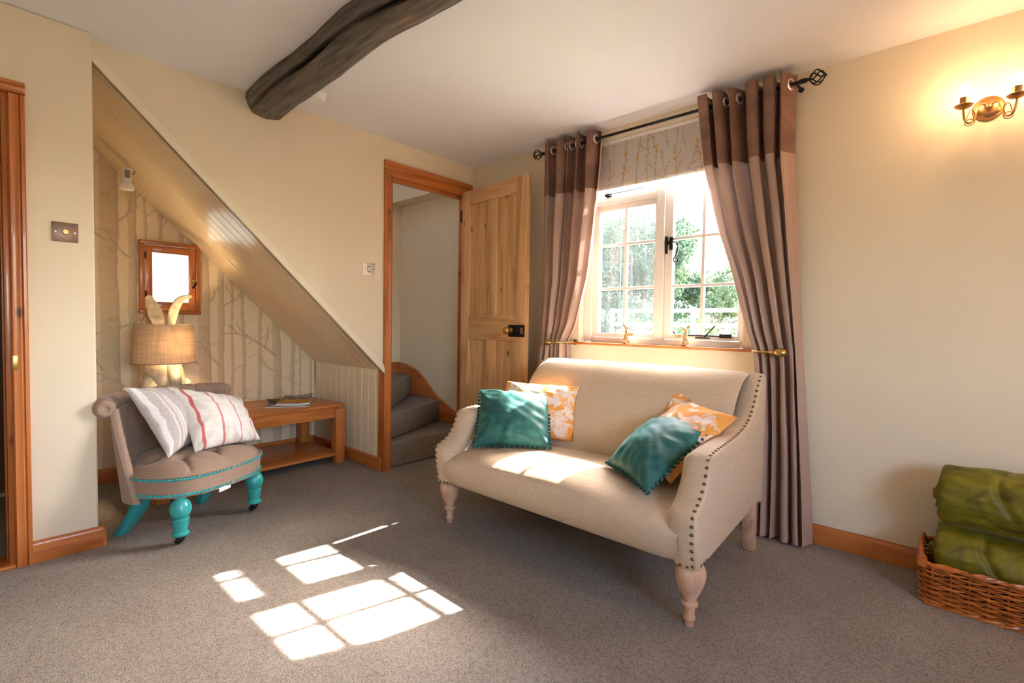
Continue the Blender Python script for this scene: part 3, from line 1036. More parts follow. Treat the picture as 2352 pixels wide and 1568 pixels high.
MB().prism(arch_sec(-2.538, -2.488), 2, 0.0, 1.8575).build('architrave', M['pineZ'], ld)
MB().prism(arch_sec(-3.327, -3.377), 2, 0.0, 1.8575).build('architrave', M['pineZ'], ld)
MB().prism([(y, 1.857 + (x + 2.538)) for x, y in arch_sec(-2.538, -2.488)], 0, -3.378, -2.487).build('architrave', M['pineX'], ld)
MB().box(-2.553, -2.535, -0.068, 0.06, 0, 1.87).build('jamb', M['pineZ'], ld, bevel=0.002)
MB().box(-3.33, -3.305, -0.068, 0.06, 0, 1.87).build('jamb', M['pineZ'], ld, bevel=0.002)
MB().box(-3.305, -2.562, -0.068, 0.06, 1.845, 1.87).build('jamb', M['pineX'], ld, bevel=0.002)
MB().box(-2.559, -2.553, -0.02, 0.03, 0, 1.845).build('stop', M['pineZ'], ld, bevel=0.002)
MB().box(-3.33, -2.535, -0.085, 0.06, 0.0, 0.012).build('threshold', M['pineX'], ld, bevel=0.003)
MB().box(-2.536, -2.519, -0.0935, -0.086, 0.790, 0.846).build('strike_plate', M['brass'], ld, bevel=0.001)
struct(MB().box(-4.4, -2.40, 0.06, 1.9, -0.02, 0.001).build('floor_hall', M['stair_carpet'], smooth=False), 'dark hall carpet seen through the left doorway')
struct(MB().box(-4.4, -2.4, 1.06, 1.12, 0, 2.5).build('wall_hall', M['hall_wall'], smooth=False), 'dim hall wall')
struct(MB().box(-4.4, -2.33, 0.0, 1.2, 2.2, 2.26).build('ceiling_hall', M['ceiling'], smooth=False), 'hall ceiling')
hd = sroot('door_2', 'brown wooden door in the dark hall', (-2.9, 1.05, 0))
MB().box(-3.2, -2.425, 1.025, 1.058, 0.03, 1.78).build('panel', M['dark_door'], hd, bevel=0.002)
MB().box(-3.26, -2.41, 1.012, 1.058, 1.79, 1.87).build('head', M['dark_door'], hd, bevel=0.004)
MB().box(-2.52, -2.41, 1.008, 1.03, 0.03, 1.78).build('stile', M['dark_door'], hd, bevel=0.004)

# ------------------------------------------------------------------ old oak ceiling beam
bm_ = sroot('beam_1', 'old dark oak beam running across the ceiling', (-1.55, 0, 2.15))


BEAM_SEC = catmull([(a, 0, b) for a, b in [(-0.100, 0.055), (-0.106, 0.012), (-0.100, -0.032), (-0.078, -0.064), (-0.040, -0.078), (0.010, -0.078), (0.056, -0.060), (0.085, -0.022), (0.104, 0.022), (0.112, 0.055)]], 16)


def beam_pt(u, v):
    y = 0.02 - 4.62 * u
    wob = 0.014 * math.sin(y * 3.1 + 1) + 0.010 * math.sin(y * 7.3)
    q = BEAM_SEC[min(int(round(v * (len(BEAM_SEC) - 1))), len(BEAM_SEC) - 1)]
    x, z = q.x, q.z
    n = mnoise.noise(Vector((x * 14, y * 2.2, z * 14)))
    n2 = mnoise.noise(Vector((x * 40, y * 7, z * 40 + 5)))
    k = 1 + 0.10 * n + 0.05 * n2
    end = smoothstep(0.0, 0.05, u)
    sw = 0.92 + 0.14 * math.sin(y * 1.1 + 0.8)
    x, z = x * k * sw, (z if z > 0.04 else z * k * (0.9 + 0.1 * end))
    # long drying crack along the left flank
    cr = math.exp(-((v - 0.285 - 0.05 * math.sin(y * 2.3)) / 0.022) ** 2) * smoothstep(0.004, 0.05, u) * (0.65 + 0.35 * math.sin(y * 9 + 1.3))
    x += 0.055 * max(cr, 0)
    z += 0.045 * max(cr, 0)
    return (-1.548 + x + wob - 0.045 * u, y, 2.163 + z)


MB().grid(beam_pt, 170, 96).build('timber', M['beam'], bm_, smooth=True, angle=60)
MB().grid(lambda u, v: (beam_pt(0, v)[0] * (1 - u) + -1.55 * u, 0.02, beam_pt(0, v)[2] * (1 - u) + 2.16 * u), 4, 96).build('timber_end', M['beam'], bm_)

# ------------------------------------------------------------------ window
wi = sroot('window_1', 'white painted cottage window of two casements with glazing bars', (0.09, -1.512, WZ0))


def wpart(name, y0, y1, z0, z1, x0=0.06, x1=0.125, mat='frame', bev=0.003):
    return MB().box(x0, x1, y0, y1, z0, z1).build(name, M[mat], wi, bevel=bev)


wpart('frame_post', WY0 - 0.005, -1.978, WZ0, WZ1)
wpart('frame_post', -1.062, WY1 + 0.005, WZ0, WZ1)
wpart('mullion', -1.547, -1.498, 0.9255, 2.09)
wpart('frame_rail', -1.9778, -1.0622, WZ0 - 0.012, 0.925)
wpart('frame_rail', -1.9778, -1.0622, 2.0905, WZ1)
wpart('transom', -1.4978, -1.0622, 1.757, 1.802)
# left casement (three panes high), fanlight over it, right casement (four panes high)
CX = (0.075, 0.112)


def casement(name, ya, yb, za, zb, bars_z, bar_y, label=None, sw=0.042, sr=0.03, glass='hazy'):
    ro = MB()
    c = MB().box(CX[0], CX[1], yb - sw, yb, za, zb)
    c.box(CX[0], CX[1], ya, ya + sr, za, zb).box(CX[0], CX[1], ya + sr, yb - sw, za, za + 0.028).box(CX[0], CX[1], ya + sr, yb - sw, zb - 0.036, zb)
    fr = c.build(name, M['frame'], wi, bevel=0.002)
    gy0, gy1, gz0, gz1 = ya + sr, yb - sw, za + 0.028, zb - 0.036
    zs = [gz0] + bars_z + [gz1]
    for z in bars_z:
        MB().box(0.080, 0.104, gy0, gy1, z - 0.008, z + 0.008).build('glazing_bar', M['frame'], fr, bevel=0.002)
    MB().box(0.079, 0.105, bar_y - 0.009, bar_y + 0.009, gz0, gz1).build('glazing_bar', M['frame'], fr, bevel=0.002)
    for (a, b) in zip(zs, zs[1:]):
        for (c0, c1) in ((gy0, bar_y - 0.009), (bar_y + 0.009, gy1)):
            MB().box(0.0905, 0.0935, c0, c1, a + 0.004, b - 0.004).build('pane', M[glass], fr, smooth=False)
    return fr


casement('casement', -1.498, -1.062, 0.926, 1.756, [1.232, 1.505], -1.288, glass='hazy', sr=0.016)
casement('fanlight', -1.498, -1.062, 1.803, 2.089, [], -1.288, glass='glass', sw=0.038, sr=0.016)
casement('casement', -1.977, -1.548, 0.926, 2.089, [1.232, 1.505, 1.778], -1.769, glass='glass', sw=0.046, sr=0.014)
# ironwork
lt = MB().box(0.066, 0.075, -1.565, -1.553, 1.42, 1.52).box(0.060, 0.075, -1.602, -1.580, 1.440, 1.512)
lt.box(0.052, 0.062, -1.604, -1.560, 1.47, 1.488)
hk = [(0.05, -1.602, 1.480), (0.042, -1.625, 1.478), (0.040, -1.640, 1.462), (0.040, -1.640, 1.435), (0.042, -1.630, 1.405), (0.042, -1.618, 1.385), (0.042, -1.622, 1.368), (0.042, -1.638, 1.366), (0.042, -1.642, 1.380)]
lt.tube(catmull(hk, 5), 0.0042, 8)
lt.build('latch', M['iron'], wi)
s1 = [(0.050, -1.945, 0.952), (0.050, -1.66, 0.953), (0.050, -1.635, 0.960), (0.050, -1.622, 0.975)]
sb = MB().tube(catmull(s1, 4), 0.0045, 8).box(0.046, 0.075, -1.945, -1.88, 0.942, 0.964).box(0.046, 0.06, -1.83, -1.75, 0.936, 0.944)
sb.tube([(0.05, -1.80, 0.945), (0.046, -1.85, 1.000), (0.046, -1.86, 1.010)], 0.004, 6)
sb.build('stay', M['iron'], wi)
s2 = [(0.052, -1.16, 1.818), (0.050, -1.38, 1.822), (0.050, -1.42, 1.830), (0.050, -1.43, 1.842)]
MB().tube(catmull(s2, 4), 0.0028, 8).box(0.05, 0.075, -1.185, -1.15, 1.808, 1.826).build('stay', M['iron'], wi)
# sill board
MB().box(-0.032, 0.062, -2.068, -0.952, 0.878, 0.892).build('sill', M['pineY'], wi, bevel=0.004, seg=3)

# ================================================================== SOFA
SX0, SX1 = -1.085, -0.262
SYC = -1.578
PROFILE = [(-1.060, .203), (-1.092, .215), (-1.107, .30), (-1.112, .380), (-1.102, .398), (-1.072, .412), (-1.035, .435), (-1.003, .475), (-0.985, .52),
           (-0.975, .548), (-0.950, .560), (-0.88, .566), (-.78, .570), (-.66, .578), (-.56, .592), (-.49, .614), (-.44, .645), (-.395, .690), (-.355, .742),
           (-.318, .782), (-.285, .796), (-.262, .785), (-.255, .75), (-.262, .24), (-.285, .215), (-.32, .235), (-.6, .225), (-.95, .210)]


def offset_poly(pts, d):
    n = len(pts)
    out = []
    for i in range(n):
        p0, p1, p2 = Vector(pts[i - 1]), Vector(pts[i]), Vector(pts[(i + 1) % n])
        e1, e2 = (p1 - p0).normalized(), (p2 - p1).normalized()
        n1, n2 = Vector((-e1.y, e1.x)), Vector((-e2.y, e2.x))
        m = (n1 + n2)
        m = m.normalized() if m.length > 1e-6 else n1
        # profile runs clockwise seen from +y side; inward is the right-hand normal
        out.append(p1 - m * d / max(0.5, m.dot(n1)))
    return out


sofa = thing('sofa', 'cream linen two seater sofa with stud trimmed sloping arms in front of the window', 'sofa', (-0.68, SYC, 0))


def arm_half(x):          # outer half width, tapering to the back
    return 0.652 - 0.030 * (x + 1.1) / 0.85


def sofa_arm(s):
    prof = []
    for a, b in zip(PROFILE, PROFILE[1:] + PROFILE[:1]):
        prof.append(a)
        if math.hypot(b[0] - a[0], b[1] - a[1]) > 0.09:
            for k in (1, 2, 3):
                prof.append((a[0] + (b[0] - a[0]) * k / 4, a[1] + (b[1] - a[1]) * k / 4))
    area = sum(p[0] * q[1] - q[0] * p[1] for p, q in zip(prof, prof[1:] + prof[:1]))
    sg = 1 if area < 0 else -1
    R, ro, Wd = 0.050, 0.010, 0.108
    lv = []
    for k in range(5):
        a = PI / 2 * k / 4
        lv.append((ro * (1 - math.sin(a)), ro * (1 - math.cos(a)) if False else ro * (1 - math.sin(a))))
    lv = [(ro * (1 - math.cos(PI / 2 * k / 3)), ro * (1 - math.sin(PI / 2 * k / 3))) for k in range(4)]
    lv.append((0.022, -0.001))
    lv.append((0.040, -0.003))
    lv += [(Wd - R + R * math.sin(PI / 2 * k / 5), R * (1 - math.cos(PI / 2 * k / 5)) * 0.8) for k in range(6)]
    vs, fs = [], []
    n = len(prof)
    for (d, ins) in lv:
        q = offset_poly(prof, ins * sg)
        for (ox, oz), p in zip(prof, q):
            vs.append((p.x, SYC + s * (arm_half(ox) - d), p.y))
    m = len(lv)
    for i in range(m - 1):
        for k in range(n):
            fs.append((i * n + k, i * n + (k + 1) % n, (i + 1) * n + (k + 1) % n, (i + 1) * n + k))
    fs.append(tuple(range(n)))
    fs.append(tuple((m - 1) * n + k for k in range(n)))
    return MB().add(vs, fs)


for s in (-1, 1):
    sofa_arm(s).build('arm', M['linen'], sofa, angle=45)

# back rest between the arms
bp = [(-.70, .25), (-.66, .36), (-.625, .40), (-.585, .50), (-.540, .60), (-.503, .665), (-.475, .705), (-.445, .738), (-.41, .767), (-.37, .789), (-.325, .801), (-.290, .799), (-.268, .780), (-.262, .74), (-.268, .25)]
bpv = catmull([(a, 0, b) for a, b in bp], 4)


def back_fn(u, v):
    p = bpv[int(round(v * (len(bpv) - 1)))]
    y = SYC + (u * 2 - 1) * 0.565
    puff = 0.018 * (1 - (u * 2 - 1) ** 4)
    edge = smoothstep(0.0, 0.03, min(u, 1 - u))
    x = p.x - puff * (1 - smoothstep(-0.50, -0.30, p.x) * 0.9) * (1 - smoothstep(.77, .80, p.z))
    z = p.z - (0.012 * (1 - edge)) + (0.004 * (1 - (u * 2 - 1) ** 2) if p.z > .7 else 0)
    return (x, y, z)


MB().grid(back_fn, 41, len(bpv)).build('backrest', M['linen'], sofa, angle=60)

# one-piece seat with a rounded crown and plain front
sp = [(-1.066, .210), (-1.092, .222), (-1.112, .255), (-1.121, .290), (-1.122, .318), (-1.114, .342), (-1.096, .362), (-1.060, .380), (-1.00, .391), (-.90, .396), (-.75, .390), (-.62, .375), (-.56, .34), (-.55, .22), (-.80, .214)]
spv = catmull([(a, 0, b) for a, b in sp], 4)


def seat_fn(u, v):
    p = spv[int(round(v * (len(spv) - 1)))]
    t = u * 2 - 1
    y = SYC + t * 0.592
    k = smoothstep(0.30, 0.39, p.z)
    z = p.z - 0.030 * k * (abs(t) ** 5) - 0.016 * k * smoothstep(.9, 1, abs(t)) + 0.008 * k * (1 - t * t)
    fx = p.x + (0.011 * smoothstep(.88, .97, abs(t)) if p.x < -1.0 else 0)
    sag = 0.006 * mnoise.noise(Vector((p.x * 5, y * 4, 0))) * k
    return (fx, y, z + sag)


MB().grid(seat_fn, 49, len(spv)).build('seat', M['linen'], sofa, angle=60)
# studs: one mesh shared by every nail
nail_me = None
nail_o = None


def put_nail(pos, nrm, parent, r=0.0062):
    global nail_o
    if nail_o is None:
        nail_o = MB().lathe([(0.0062, -0.001), (0.0060, 0.0012), (0.0045, 0.0032), (0.002, 0.0042), (0.0, 0.0044)], 10, caps=False).build('nail', M['nail'], parent, local=True)
        o = nail_o
    else:
        o = clone(nail_o, parent)
    o.location = WM(parent).inverted() @ Vector(pos)
    o.rotation_euler = Vector(nrm).to_track_quat('Z', 'Y').to_euler()


def along(pts, step):
    out = []
    carry = 0.0
    for a, b in zip(pts, pts[1:]):
        a, b = Vector(a), Vector(b)
        L = (b - a).length
        d = carry
        while d < L:
            out.append((a.lerp(b, d / L), (b - a).normalized()))
            d += step
        carry = d - L
    return out


edge_pts = [(-1.093, .225)] + PROFILE[2:21]
for s in (-1, 1):
    for p, t in along(edge_pts, 0.0275):
        n2 = Vector((-t.y, t.x))          # outward of the profile
        put_nail((p.x + n2.x * 0.0, SYC + s * (arm_half(p.x) - 0.0135), p.y + n2.y * 0.0), (n2.x, 0.12 * s, n2.y), sofa)
    for k in range(1, 4):
        put_nail((-1.093, SYC + s * (0.645 - 0.024 * k), 0.219), (-1, 0, -0.1), sofa)
        put_nail((-1.080 + 0.026 * k, SYC + s * (arm_half(-1.05) - 0.0005), 0.219), (0, s, 0), sofa)

leg_prof = [(0.030, 0.212), (0.043, 0.204), (0.0495, 0.190), (0.0505, 0.174), (0.047, 0.153), (0.038, 0.127), (0.028, 0.105), (0.0205, 0.090), (0.020, 0.084), (0.026, 0.080), (0.0275, 0.075), (0.026, 0.070), (0.0195, 0.066),
            (0.0175, 0.055), (0.0165, 0.040), (0.0185, 0.032), (0.0205, 0.027), (0.0195, 0.021), (0.0150, 0.016), (0.0135, 0.0)]
l0 = MB().lathe(leg_prof, 28, Matrix.Translation((-1.042, SYC - 0.612, 0))).build('leg', M['leg'], sofa)
clone(l0, sofa).location = (0, 1.224, 0)
for s in (-1, 1):
    m = MB()
    vs = []
    for (cx, cz, h) in ((-0.335, 0.25, 0.026), (-0.318, 0.12, 0.024), (-0.296, 0.0, 0.021)):
        for dx, dy in ((-h, -h), (h, -h), (h, h), (-h, h)):
            vs.append((cx + dx, SYC + s * 0.585 + dy, cz))
    fs = [(0, 1, 2, 3), (8, 9, 10, 11)] + [(i * 4 + k, i * 4 + (k + 1) % 4, (i + 1) * 4 + (k + 1) % 4, (i + 1) * 4 + k) for i in range(2) for k in range(4)]
    m.add(vs, fs).build('leg', M['leg'], sofa, bevel=0.004)


# ================================================================== CUSHIONS
def pillow(name, mat, BL, BR, TR, TL, thick, label, cat='cushion', group=None, n=40, seed=1, pinch=0.07, colour=None, wrinkle=0.006, flip=1, sag=0.0):
    """soft square cushion stretched between four world corner points"""
    BL, BR, TR, TL = map(Vector, (BL, BR, TR, TL))
    c = (BL + BR + TR + TL) / 4
    nrm = (BR - BL).cross(TL - BL).normalized() * flip
    root = thing(name, label, cat, c, group=group)

    def P(u, v, side):
        U, V = u * 2 - 1, v * 2 - 1
        # edges bow inwards between the pointed corners
        uu = 0.5 + 0.5 * U * (1 - pinch * (1 - V * V))
        vv = 0.5 + 0.5 * V * (1 - pinch * (1 - U * U))
        base = BL * (1 - uu) * (1 - vv) + BR * uu * (1 - vv) + TR * uu * vv + TL * (1 - uu) * vv
        f = max(0.0, (1 - abs(U) ** 2.2)) ** 0.55 * max(0.0, (1 - abs(V) ** 2.2)) ** 0.55
        w = mnoise.noise(Vector((U * 1.6 + seed * 9, V * 1.6, side * 3))) * 0.10
        # gathers radiating from the corners and edges
        e = max(abs(U), abs(V))
        ang = math.atan2(V, U)
        g = wrinkle * math.sin(ang * 13 + seed + 3 * mnoise.noise(Vector((U * 2, V * 2, seed)))) * smoothstep(0.45, 0.85, e) * (1 - smoothstep(0.93, 1.0, e))
        g += wrinkle * 1.1 * mnoise.noise(Vector((U * 2.5 + V * 4.5, V * 2.0 - U * 2, seed + side))) * f
        h = thick * (0.72 if side == 1 else 0.22) * f * (1 + w) + g * (1 if side == 1 else .3)
        p = base + nrm * (h * side)
        p.z -= sag * f * (1 - vv)
        return p

    vs, fs, cs = [], [], []
    idx = {}
    for side in (1, -1):
        for i in range(n + 1):
            for j in range(n + 1):
                border = i in (0, n) or j in (0, n)
                key = (i, j, 0 if border else side)
                if key in idx:
                    continue
                idx[key] = len(vs)
                vs.append(P(i / n, j / n, side))
                if colour is not None:
                    cs.append((*colour(i / n, j / n), 1))
        for i in range(n):
            for j in range(n):
                q = []
                for (a, b) in ((i, j), (i + 1, j), (i + 1, j + 1), (i, j + 1)):
                    border = a in (0, n) or b in (0, n)
                    q.append(idx[(a, b, 0 if border else side)])
                fs.append(tuple(q) if side * flip == 1 else tuple(q[::-1]))
    m = MB()
    m.v, m.f = vs, fs
    cov = m.build('cover', M[mat], root, fix=False, cols=cs if colour is not None else None, angle=70)
    root['corner_span'] = 0
    del root['corner_span']
    return root, P


def collider(objs, ref):
    """nearest-surface tree of some built parts; ref is a world point known to lie outside them"""
    from mathutils.bvhtree import BVHTree
    out = []
    for o in objs:
        m = WM(o)
        t = BVHTree.FromPolygons([m @ v.co for v in o.data.vertices], [tuple(p.vertices) for p in o.data.polygons])
        loc, nrm, i, d = t.find_nearest(Vector(ref))
        out.append((t, 1 if (Vector(ref) - loc).dot(nrm) > 0 else -1))
    return out


def settle(root, trees, gap=0.003, reach=0.09):
    """press a cushion's cloth out of whatever it leans on"""
    for o in root.children:
        if not o.name.startswith('cover'):
            continue
        m = WM(o)
        inv = m.inverted()
        for v in o.data.vertices:
            p = m @ v.co
            for k in range(2):
                for t, s in trees:
                    loc, nrm, i, d = t.find_nearest(p, reach)
                    if loc is not None and (p - loc).dot(nrm) * s < gap:
                        p = loc + nrm * s * gap
            v.co = inv @ p
        o.data.update()


pp0 = None


def pompoms(root, P, sides, count, r=0.0085):
    global pp0
    inv = WM(root).inverted()
    for sd in sides:
        for k in range(count):
            t = (k + 0.3) / (count - 0.4)
            u, v = {'L': (0, t), 'R': (1, t), 'B': (t, 0), 'T': (t, 1)}[sd]
            p = P(u, v, 1)
            cin = P(0.5, 0.5, 1)
            d = (p - cin)
            d.normalize()
            q = p + d * (r * 0.75)
            if pp0 is None:
                pp0 = MB().ball((0, 0, 0), (0.0074, 0.0074, 0.0074), 8, 6).build('pompom', M['pompom'], root, local=True)
                o = pp0
            else:
                o = clone(pp0, root)
            o.location = inv @ q


def motif_canvas(seed, n=240):
    """white fern and flower print on orange cotton, as an n x n grid of coverage"""
    r = np.random.default_rng(seed)
    g = np.linspace(0, 1, n)
    U, V = np.meshgrid(g, g, indexing='ij')
    m = np.zeros((n, n))

    def ell(cx, cy, a, b, th, inner=None):
        c, s = math.cos(th), math.sin(th)
        x, y = (U - cx) * c + (V - cy) * s, -(U - cx) * s + (V - cy) * c
        d = (x / a) ** 2 + (y / b) ** 2
        v = np.clip((1 - d) * 6, 0, 1)
        if inner:
            v = v * (1 - np.clip((1 - np.abs(y) / (b * .18)) * 3, 0, 1) * (np.abs(x) < a * .8) * .8)
        np.maximum(m, v, out=m)

    def frond(x, y, th, L, k, lw):
        bend = r.uniform(-1.2, 1.2)
        for i in range(k):
            t = (i + .5) / k
            th2 = th + bend * t
            px, py = x + L * t * math.cos(th + bend * t * .5), y + L * t * math.sin(th + bend * t * .5)
            ln = L * .34 * (1 - t * .75)
            for sd in (-1, 1):
                a2 = th2 + sd * .85
                ell(px + ln * .55 * math.cos(a2), py + ln * .55 * math.sin(a2), ln * .55, lw * (1.1 - .5 * t), a2, inner=True)
            ell(px, py, L / k * .8, .005, th2)

    for k in range(54):
        frond(r.uniform(0, 1), r.uniform(0, 1), r.uniform(0, 6.3), r.uniform(.14, .27), r.integers(6, 10), r.uniform(.008, .0135))
    for k in range(7):
        cx, cy = r.uniform(.1, .9), r.uniform(.1, .9)
        for ring in range(1, 6):
            for q in range(ring * 7):
                a = 6.283 * q / (ring * 7)
                ell(cx + ring * .018 * math.cos(a), cy + ring * .018 * math.sin(a), .0062, .0062, 0)
    for k in range(10):
        cx, cy, a0 = r.uniform(0, 1), r.uniform(0, 1), r.uniform(0, 6)
        for q in range(7):
            a = a0 + q * .42
            ell(cx + .05 * math.cos(a), cy + .05 * math.sin(a),   .032, .011, a, inner=True)
    return m


def floral_colour(seed):
    cv = motif_canvas(seed)
    n = cv.shape[0] - 1
    o, w = np.array([0.78, 0.34, 0.085]), np.array([0.76, 0.66, 0.60])

    def f(u, v):
        k = cv[int(round(u * n)), int(round(v * n))]
        return tuple(o * (1 - k) + w * k)
    return f


# left pair: teal square in front of an orange print square
fl1, _ = pillow('floral_cushion', 'floral', (-0.86, -1.05, .430), (-0.612, -1.428, .408), (-0.520, -1.373, .680), (-0.640, -0.976, .682), 0.10,
                'orange and white leaf print cushion behind the teal one at the far arm', group='sofa cushions', n=130, seed=3, colour=floral_colour(21), wrinkle=0.004)
te1, TP1 = pillow('velvet_cushion', 'teal', (-1.030, -1.118, .410), (-0.795, -1.402, .412), (-0.610, -1.252, .630), (-0.840, -0.966, .650), 0.145,
                  'teal velvet pompom cushion leaning back by the far arm in sunlight', group='sofa cushions', n=60, seed=5, wrinkle=0.0045, pinch=0.05)
pompoms(te1, TP1, 'LRB', 16)
# right pair: teal tipped over onto the near arm, print cushion wedged behind it
fl2, _ = pillow('floral_cushion', 'floral', (-0.700, -1.765, .435), (-0.900, -2.050, .412), (-0.612, -2.195, .645), (-0.430, -1.885, .668), 0.10,
                'orange and white leaf print cushion wedged in the corner of the near arm', group='sofa cushions', n=110, seed=8, colour=floral_colour(33), wrinkle=0.004)
te2, TP2 = pillow('velvet_cushion', 'teal', (-0.845, -1.742, .425), (-1.055, -2.035, .415), (-0.690, -2.110, .588), (-0.525, -1.850, .590), 0.12,
                  'teal velvet pompom cushion tipped over against the near arm', group='sofa cushions', n=60, seed=12, wrinkle=0.004, pinch=0.05)
pompoms(te2, TP2, 'BTR', 16)

sofa_parts = {}
for o in sofa.children:
    sofa_parts.setdefault(o.name.split('.')[0], []).append(o)
seat_c = collider(sofa_parts['seat'], (-0.8, SYC, 0.9))
back_c = collider(sofa_parts['backrest'], (-0.9, SYC, 0.65))
arm_c = collider(sofa_parts['arm'], (-0.75, SYC, 0.7))
sofa_c = seat_c + back_c + arm_c
for r_ in (te1, fl1, te2, fl2):
    settle(r_, sofa_c, reach=0.05)

# ================================================================== TUFTED CHAIR (local: x right, y towards its back)
ch = thing('slipper_chair', 'low taupe buttoned chair with turquoise turned legs on castors', 'chair', (-1.927, -0.048, 0), math.atan2(0.436, 0.9))


def lbuild(mb, name, mat, parent=None, **kw):
    return mb.build(name, M[mat], parent or ch, local=True, **kw)


def seat_out(a, k=1.0):
    c, s = math.cos(a), math.sin(a)
    ex = 0.72
    x = 0.292 * math.copysign(abs(c) ** ex, c) * (1 - 0.10 * smoothstep(0.0, 0.35, -s))
    f = (0.272 if s > 0 else 0.20) * math.copysign(abs(s) ** ex, s)
    return x * k, -f * k


tufts = [(-0.13, 0.10), (0.0, 0.13), (0.13, 0.10), (-0.065, 0.0), (0.065, 0.0), (-0.19, 0.0), (0.19, 0.0)]


def seat_top(u, v):
    a = 2 * PI * u
    r = v
    x, y = seat_out(a, r)
    z = 0.305 + 0.074 * (1 - r ** 3.2) + 0.012 * (1 - smoothstep(0.86, 1.0, r))
    d0 = 9
    for (tx, tf) in tufts:
        d = math.hypot(x - tx, y + tf)
        d0 = min(d0, d)
        z -= 0.034 * math.exp(-(d / 0.022) ** 2) + 0.022 * math.exp(-(d / 0.05) ** 2)
    # pleats running from the front tufts to the rim
    for (tx, tf) in tufts[:3]:
        if -y > tf - 0.01:
            z -= 0.017 * math.exp(-((x - tx * (1 + 0.5 * max(0, -y - tf) / 0.15)) / 0.008) ** 2) * (1 - smoothstep(.9, 1, r))
    return (x, y, z)


lbuild(MB().grid(seat_top, 120, 36, closeu=True), 'seat', 'taupe', angle=70)
rim = MB()
rim.grid(lambda u, v: (*seat_out(2 * PI * u, 1.0 - 0.02 * v), 0.312 - 0.094 * v), 96, 6, closeu=True)
rim.add([(*seat_out(2 * PI * k / 48, 0.98), 0.218) for k in range(48)], [tuple(range(48))])
lbuild(rim, 'seat_band', 'taupe')
lbuild(MB().tube([(*seat_out(2 * PI * k / 96, 1.004), 0.311) for k in range(96)], 0.0045, 6, closed=True), 'piping', 'taupe')
for zz, kk in ((0.300, 1.005), (0.230, 0.990)):
    nm = MB()
    cnt = 0
    for k in range(72):
        a = PI * (0.01 + 0.98 * k / 71)
        x, y = seat_out(a, kk)
        nm.ball((x, y, zz), 0.0062, 7, 5)
    o = lbuild(nm, 'nail_trim', 'turq')
    o['kind'] = 'stuff'
    o['label'] = 'row of small turquoise upholstery nails'
for (tx, tf) in tufts[:5]:
    lbuild(MB().ball((tx, -tf, seat_top_z := 0.330), (0.011, 0.011, 0.006), 10, 6), 'button', 'taupe')


# barrel back with a rolled, buttoned top
def back_par(phi, v, inner):
    """phi -1..1 round the back, v 0..1 up"""
    z = 0.19 + 0.41 * v
    a = 0.300 + 0.022 * v
    b = 0.205 + 0.045 * v
    cf = 0.012 - 0.030 * v
    ph = phi * math.radians(96 - 24 * v)
    th = 0.052 * (1 - 0.15 * v) * (1 - 0.25 * abs(phi) ** 6) if inner else 0
    x = (a - th) * math.sin(ph)
    f = -(b - th) * math.cos(ph) + cf
    if inner:
        bx = 0
        for (tp, tv) in ((-0.55, .55), (-0.18, .55), (0.18, .55), (0.55, .55), (-0.37, .85), (0.0, .85), (0.37, .85)):
            d = math.hypot((phi - tp) * .3, (v - tv) * .40)
            bx += 0.020 * math.exp(-(d / 0.020) ** 2) + 0.008 * math.exp(-(d / 0.05) ** 2)
        for tp in (-0.55, -0.37, -0.18, 0.0, 0.18, 0.37, 0.55):
            if v > .8:
                bx += 0.008 * math.exp(-((phi - tp) / 0.022) ** 2) * smoothstep(.8, .95, v)
        r = math.hypot(x, f) + 1e-6
        x += x / r * bx
        f += f / r * bx
    return (x, -f, z)


bk = MB()
NU, NV = 73, 24
bk.grid(lambda u, v: back_par(u * 2 - 1, v, False), NU, NV)
bk.grid(lambda u, v: back_par(u * 2 - 1, v, True), NU, NV)
for e in (-1, 1):
    bk.grid(lambda u, v: tuple(Vector(back_par(e, v, False)).lerp(Vector(back_par(e, v, True)), u) + Vector((0, -0.012 * math.sin(PI * u), 0))), 6, NV)
bk.grid(lambda u, v: tuple(Vector(back_par(u * 2 - 1, 0, False)).lerp(Vector(back_par(u * 2 - 1, 0, True)), v)), NU, 3)
lbuild(bk, 'backrest', 'taupe', angle=60)
roll_pts = []
for k in range(49):
    ph = -1 + 2 * k / 48
    x, y, z = back_par(ph, 1.0, False)
    r = math.hypot(x, y)
    roll_pts.append((x * (1 + 0.012 / r), y * (1 + 0.012 / r), z + 0.004))


def roll_fn(u, v):
    i = min(int(u * 48), 47)
    f = u * 48 - i
    p = Vector(roll_pts[i]).lerp(Vector(roll_pts[i + 1]), f)
    t = (Vector(roll_pts[min(i + 1, 48)]) - Vector(roll_pts[max(i - 1, 0)])).normalized()
    nrm = Vector((0, 0, 1))
    bn = t.cross(nrm)
    a = 2 * PI * v
    ph = u * 2 - 1
    pl = 0
    for tp in (-0.55, -0.37, -0.18, 0.0, 0.18, 0.37, 0.55):
        pl += 0.007 * math.exp(-((ph - tp) / 0.018) ** 2)
    R = 0.046 - pl
    endr = smoothstep(0, 0.05, min(u, 1 - u))
    R *= 0.80 + 0.20 * endr
    return tuple(p + nrm * (R * math.cos(a)) + bn * (R * math.sin(a) * 0.95))


